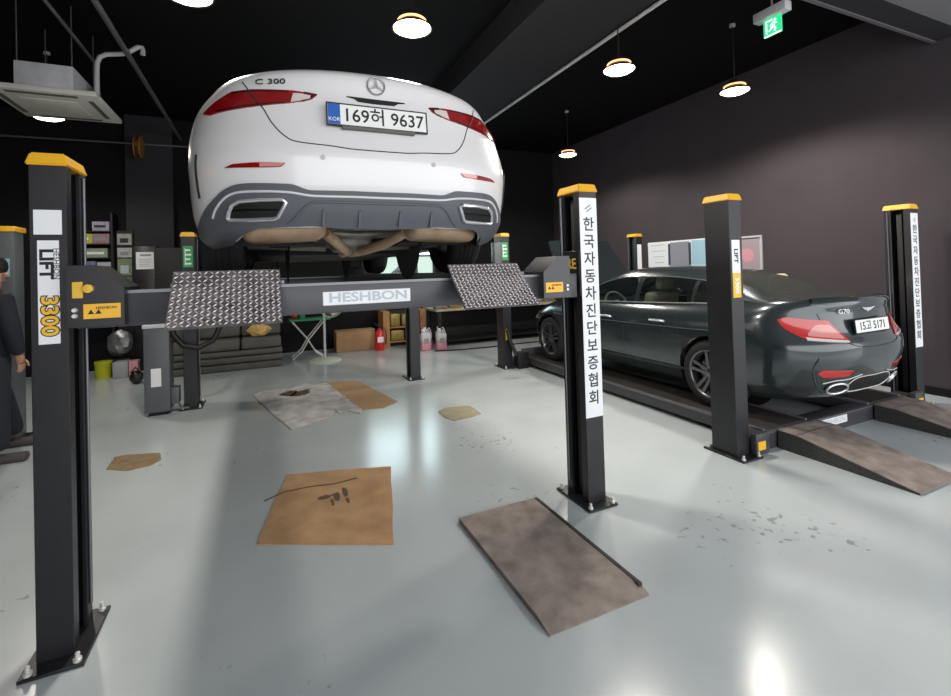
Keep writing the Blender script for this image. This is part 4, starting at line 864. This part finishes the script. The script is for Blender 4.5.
for k in range(4):
    a0 = math.pi/2*k; m.grid([[c+Vector((r*math.cos(a0+da), -.03+.05*da, r*math.sin(a0+da))) for r in (.03, .10, .18)] for da in (0, .3, .6, .9)])
m.build('fan_blade', M['fanw'], t); MB().lathe([(.05, -.03), (.06, .05), (.05, .16), (.0, .18)], c, (0, 1, 0), 18).build('motor', M['fanw'], t)
# ------------------------------------------------------------------ along the back wall
t = empty('cardboard_box', (1.65, 9.85, 0), 'long low brown cardboard box on the floor by the back wall', 'box')
MB().box(1.29, 2.06, 9.70, 10.05, 0, .40, .006, 1).build('carton', M['card'], t); MB().box(1.285, 2.065, 9.695, 10.055, .395, .412, .003, 1).build('lid', M['card'], t)
t = empty('fire_extinguisher', (2.11, 9.50, 0), 'red fire extinguisher standing before the cardboard box', 'fire extinguisher')
MB().lathe([(.0, 0), (.09, 0), (.10, .02), (.10, .30), (.085, .37), (.04, .41), (.035, .44)], (2.11, 9.5, 0), n=26).build('cylinder', M['red'], t)
MB().box(2.05, 2.17, 9.397, 9.405, .17, .28).build('label_plate', M['white'], t)
m = MB(); m.box(2.085, 2.135, 9.47, 9.53, .43, .49, .008); m.tube([(2.11, 9.5, .47), (2.02, 9.46, .53)], .012, 8); m.tube([(2.11, 9.5, .49), (2.01, 9.46, .57)], .009, 8); m.build('valve_handle', M['slot'], t)
MB().tube([(2.13, 9.48, .46), (2.21, 9.44, .44), (2.23, 9.42, .3), (2.22, 9.42, .12)], .012, 8).build('hose', M['hose'], t)
t = empty('shelf_crate', (2.70, 9.80, 0), 'wooden open shelf crate holding brass coloured goods at the back wall', 'shelf')
for x in (2.22, 3.02): MB().box(x, x+.14, 9.62, 10.1, 0, .76, .006, 1).build('side_panel', M['wood'], t)
for z in (.10, .40): MB().box(2.36, 3.02, 9.66, 10.1, z, z+.025).build('shelf_board', M['wood'], t)
MB().box(2.36, 3.02, 10.06, 10.1, 0, .74).build('back_panel', M['slot'], t)
for i, (x, z, w_, h_) in enumerate(((2.40, .128, .28, .22), (2.72, .128, .26, .20), (2.40, .428, .20, .26), (2.64, .428, .34, .24))):
    g = MB(); g.box(x, x+w_, 9.70, 10.0, z, z+h_, .02, 2); g.lathe([(.03, 0), (.03, .02)], (x+w_/2, 9.70, z+h_*.6), (0, -1, 0), 14)
    tag(g.build('parts_box', M['crate'], loc=(x+w_/2, 9.85, z)), ('brass coloured box at lower left in the wooden crate', 'brass coloured box at lower right in the wooden crate', 'narrow brass coloured box at upper left in the wooden crate', 'wide brass coloured box at upper right in the wooden crate')[i], 'parts box', 'boxes in the wooden crate')
for i, (x, y, l) in enumerate(((2.90, 8.95, 'cloudy jug of pink coolant, left front of the row'), (3.20, 8.85, 'cloudy jug of pink coolant, right front of the row'), (3.02, 9.22, 'cloudy jug of coolant behind the left front jug'), (3.30, 9.16, 'cloudy jug of coolant behind the right front jug'))):
    j = empty('coolant_jug', (x, y, 0), l+' by the post', 'jug', 'coolant jugs on the floor')
    m = MB(); m.box(x-.10, x+.10, y-.07, y+.07, .17, .33, .03, 3); m.lathe([(.06, .30), (.03, .36), (.03, .39)], (x-.04, y, 0), n=14); m.tube([(x-.01, y, .36), (x+.06, y, .40), (x+.09, y, .33)], .014, 8); m.build('upper_body', M['jug'], j)
    MB().box(x-.10, x+.10, y-.07, y+.07, .0, .175, .025, 3).build('coolant_filled_base', M['pink'], j); MB().lathe([(.034, 0), (.034, .04)], (x-.04, y, .385), n=14).build('cap', M['white'], j); MB().box(x-.05, x+.05, y-.073, y-.069, .14, .24).build('label_sheet', M['greyink'], j)
t = empty('workbench', (4.6, 9.3, 0), 'long black workbench with a pale worktop behind the right hand flap', 'workbench')
MB().box(3.16, 6.35, 8.98, 9.85, .74, .785, .006).build('worktop', M['benchtop'], t)
for x in (3.25, 4.75, 6.25):
    for y in (9.05, 9.78): MB().box(x-.03, x+.03, y-.03, y+.03, 0, .74).build('leg', M['post'], t)
MB().box(3.3, 6.2, 9.74, 9.78, .12, .74).build('rear_panel', M['slot'], t); MB().box(3.28, 6.22, 9.1, 9.74, .10, .13).build('lower_shelf', M['post'], t)
names = ('tool_box', 'parts_tray', 'spray_can', 'cloth_heap', 'parts_tray', 'tool_box', 'oil_can', 'cloth_heap', 'parts_tray')
for i, nme in enumerate(names):
    x = 3.3+.34*i; y = 9.12+.08*(i % 3); m = MB()
    if nme in ('spray_can', 'oil_can'): m.lathe([(.04, 0), (.04, .15), (.02, .18), (.015, .21)], (x, y, .785), n=16)
    elif nme == 'cloth_heap': m.blob((x, y, .84), .13, .09, .045, 3, .15)
    else: m.box(x-.13, x+.13, y-.08, y+.08, .785, .85+.03*(i % 2), .01); m.tube([(x-.08, y, .86+.03*(i % 2)), (x, y, .90+.02*(i % 2)), (x+.08, y, .86+.03*(i % 2))], .008, 6)
    ordn = ('at its left end', 'second from its left end', 'third from its left end', 'fourth from its left end', 'in its middle', 'sixth from its left end', 'third from its right end', 'second from its right end', 'at its right end')[i]
    tag(m.build(nme, (M['clutter'], M['crate'], M['housing'], M['paper'])[i % 4], loc=(x, y, .785)), f'dull {nme.replace("_", " ")} on the black workbench, {ordn}', nme.replace('_', ' '), 'clutter on the workbench')
# tubs and bag at the left
m = MB(); m.lathe([(.10, 0), (.115, .24), (.12, .25), (.12, .28), (.0, .28)], (-2.40, 9.42, 0), n=26); tag(m.build('bucket', M['ygreen'], loc=(-2.40, 9.45, 0)), 'lime yellow bucket on the floor under the silver foil bag', 'bucket')
m = MB(); m.box(-2.25, -2.04, 9.28, 9.5, 0, .26, .012); tag(m.build('tub', M['greyb'], loc=(-2.15, 9.4, 0)), 'pale grey lidded tub beside the lime bucket', 'tub')
m = MB(); m.box(-2.02, -1.90, 9.22, 9.4, 0, .27, .008); tag(m.build('carton', M['pinkbox'], loc=(-1.96, 9.3, 0)), 'small pink carton standing right of the pale tub', 'carton')
m = MB(); m.blob((-2.24, 9.70, .52), .18, .12, .22, 3, .10); tag(m.build('foil_bag', M['foil'], loc=(-2.2, 9.72, .28), ang=25), 'shiny silver plastic bag bulging above the lime bucket', 'bag')
m = MB(); m.box(-2.5, -2.08, 9.58, 9.83, 0, .27, .01); tag(m.build('black_chest', M['slot'], loc=(-2.29, 9.7, 0)), 'low black chest under the silver bag', 'chest')
m = MB(); m.blob((-1.80, 8.65, .10), .09, .09, .10, 3, .08); m.tube([(-1.86, 8.6, .18), (-1.8, 8.6, .26), (-1.74, 8.6, .18)], .012, 6); tag(m.build('black_pot', M['post'], loc=(-1.8, 8.65, 0)), 'small black pot with a handle on the floor left of the power unit', 'pot')
# cartons and cards on a shelf at the back left
t = empty('rack_shelf', (-2.48, 10.1, 0), 'tall black rack with rows of small cartons behind the left post', 'rack')
for x in (-2.92, -2.40): MB().box(x, x+.03, 9.95, 10.28, 0, 2.75).build('upright', M['slot'], t)
for z in (.9, 1.16, 1.44, 1.72, 1.98, 2.22, 2.44): MB().box(-2.89, -2.40, 9.96, 10.28, z-.02, z).build('shelf_board', M['slot'], t)
cart = [(-2.83, 2.22, .17, .17, '#bcc046', 'lime green'), (-2.66, 2.22, .24, .17, '#9a777b', 'dull red'), (-2.66, 2.44, .24, .16, '#a69eb4', 'mauve grey'), (-2.83, 1.98, .38, .16, '#8b9982', 'grey green'), (-2.87, 1.72, .25, .20, '#6d7a99', 'blue'), (-2.60, 1.72, .19, .18, '#b6b7bd', 'light grey'), (-2.87, 1.44, .27, .20, '#d0d0d8', 'pale white'), (-2.58, 1.44, .17, .2, '#ae9957', 'ochre'), (-2.22, 1.98, .20, .20, '#96978f', 'white and black'), (-2.87, 1.16, .25, .2, '#5c5750', 'brown'), (-2.60, 1.16, .19, .2, '#61706a', 'teal grey')]
for i, (x, z, w_, h_, colr, word) in enumerate(cart):
    if x > -2.3: continue
    c = MB().box(x, x+w_, 9.97, 10.2, z, z+h_, .004, 1).build('carton', pm('carton_'+word.replace(' ', '_'), colr, .6, var=.15, scale=14), loc=(x+w_/2, 10.08, z)); tag(c, f'small {word} carton on the tall black rack behind the left post', 'carton', 'cartons on the black rack')
    MB().box(x+.03, x+w_-.05, 9.966, 9.971, z+h_*.35, z+h_*.62).build('carton_print', (M['white'], M['greyink'], M['ink'])[i % 3], c)
for i, (z, h_, colr, word) in enumerate(((2.20, .20, '#a3a3a0', 'black and white'), (1.98, .17, '#b9b9bb', 'white'), (1.66, .30, '#7c8a6c', 'sage green'), (1.30, .34, '#66746c', 'dark green'))):
    c = MB().box(-2.34, -2.13, 10.085, 10.12, z, z+h_, .003, 1).build('wall_card', pm('card_'+word.replace(' ', '_'), colr, .6, var=.2, scale=16), loc=(-2.235, 10.12, z)); tag(c, f'{word} card in the column on the board right of the black rack', 'card', 'cards on the black board')
    MB().box(-2.30, -2.18, 10.082, 10.086, z+.04, z+h_*.6).build('card_print', (M['ink'], M['greyink'], M['paleink'], M['greyink'])[i], c)
bd = MB().box(-2.36, -2.11, 10.12, 10.16, 0, 2.46, .003, 1); tag(bd.build('display_board', M['slot'], loc=(-2.235, 10.14, 0)), 'narrow black board carrying the column of cards', 'board')
t = empty('locker', (-1.85, 10.0, 0), 'dark cabinet with a white notice in front of the column', 'cabinet')
MB().box(-2.06, -1.72, 9.84, 10.15, 0, 2.16, .006).build('cabinet_body', M['post'], t); n_ = MB().box(-2.02, -1.76, 9.834, 9.838, 1.76, 2.06).build('notice_sheet', M['white'], t)
m = MB(); m.box(-1.96, -1.80, 9.831, 9.834, 1.99, 2.02)
for k in range(5): m.box(-1.98, -1.80-.02*(k % 2), 9.831, 9.834, 1.93-.03*k, 1.936-.03*k)
m.build('notice_print', M['greyink'], n_); MB().tube([(-1.75, 9.83, 1.4), (-1.75, 9.83, 1.6)], .01, 8).build('handle', M['steel'], t)
m = MB(); m.box(-1.70, -1.10, 9.6, 10.15, 0, 2.12, .01); c = m.build('black_cupboard', M['slot'], loc=(-1.4, 9.9, 0)); tag(c, 'tall black cupboard right of the white notice', 'cupboard'); MB().tube([(-1.15, 9.595, 1.0), (-1.15, 9.595, 1.2)], .01, 8).build('handle', M['rail'], c)
t = empty('hanging_reel', (-1.97, 10.0, 3.95), 'dim orange cable reel hanging high on the black back wall', 'cable reel')
MB().lathe([(.12, -.05), (.2, -.05), (.2, -.03), (.13, -.03), (.13, .03), (.2, .03), (.2, .05), (.12, .05)], (-1.97, 9.95, 3.93), (1, 0, 0), 30).build('reel_drum', M['reel'], t); MB().box(-2.0, -1.94, 9.95, 10.16, 3.84, 3.94).build('bracket', M['slot'], t)
MB().tube([(-1.97, 9.76, 3.9), (-1.97, 9.75, 3.70)], .012, 8).build('cable_end', M['hose'], t)
# posts of the neighbouring lift at far left
t = empty('lift_post', (-2.4, 6.3, 0), 'grey lift post with a yellow cap behind the person at the left edge', 'lift post')
MB().box(-2.46, -2.29, 6.2, 6.42, 0, 2.12, .004).build('column', M['powerbox'], t); MB().box(-2.48, -2.27, 6.18, 6.44, 2.11, 2.165, .01).build('cap', M['yellow'], t); l = MB().box(-2.43, -2.32, 6.196, 6.2, 1.66, 1.84).build('sticker', M['panelblue'], t)
MB().box(-2.54, -2.24, 6.12, 6.48, 0, .015).build('base_plate', M['post'], t)
# panels on the right wall
t = empty('wall_panel', (6.93, 6.35, 1.5), 'wide white wall panel with a grey picture in its middle, above the dark car', 'wall panel')
MB().box(6.905, 6.95, 5.62, 7.0, 1.50, 2.0, .004, 1).build('board', M['panel'], t); MB().box(6.900, 6.906, 6.02, 6.44, 1.53, 1.97).build('grey_picture', M['panelgrey'], t)
for y in (5.98, 6.44): MB().box(6.899, 6.906, y, y+.05, 1.55, 1.95).build('dark_stripe', M['paneldark'], t)
MB().box(6.9, 6.906, 5.65, 5.96, 1.55, 1.98).build('blue_field', M['panelblue'], t)
m = MB()
for k in range(4): m.box(6.9, 6.906, 6.55+.02*k, 6.92-.03*k, 1.93-.11*k, 1.945-.11*k)
m.build('panel_print', M['paleink'], t)
t = empty('framed_notice', (6.93, 4.93, 1.45), 'smaller pinkish grey framed notice on the right wall beside the post', 'notice')
MB().box(6.92, 6.95, 4.70, 5.22, 1.45, 1.98, .003, 1).build('frame', M['housing'], t); MB().box(6.915, 6.921, 4.73, 5.19, 1.47, 1.93).build('sheet', M['notice'], t)
MB().box(6.914, 6.921, 4.72, 5.20, 1.935, 1.95).build('dark_rail', M['slot'], t); m = MB(); m.lathe([(.11, 0), (.11, .003)], (6.914, 4.93, 1.68), (-1, 0, 0), 24); m.build('round_print', M['pinkbox'], t)
# loose cable by the rear of the right hand lift
m = MB(); m.tube([(3.0, 8.7, .012), (3.5, 8.55, .012), (4.1, 8.5, .012), (4.8, 8.55, .012), (5.6, 8.5, .012)], .012, 8); tag(m.build('floor_cable', M['hose'], loc=(4, 8.5, 0)), 'black cable lying along the floor before the workbench', 'cable')
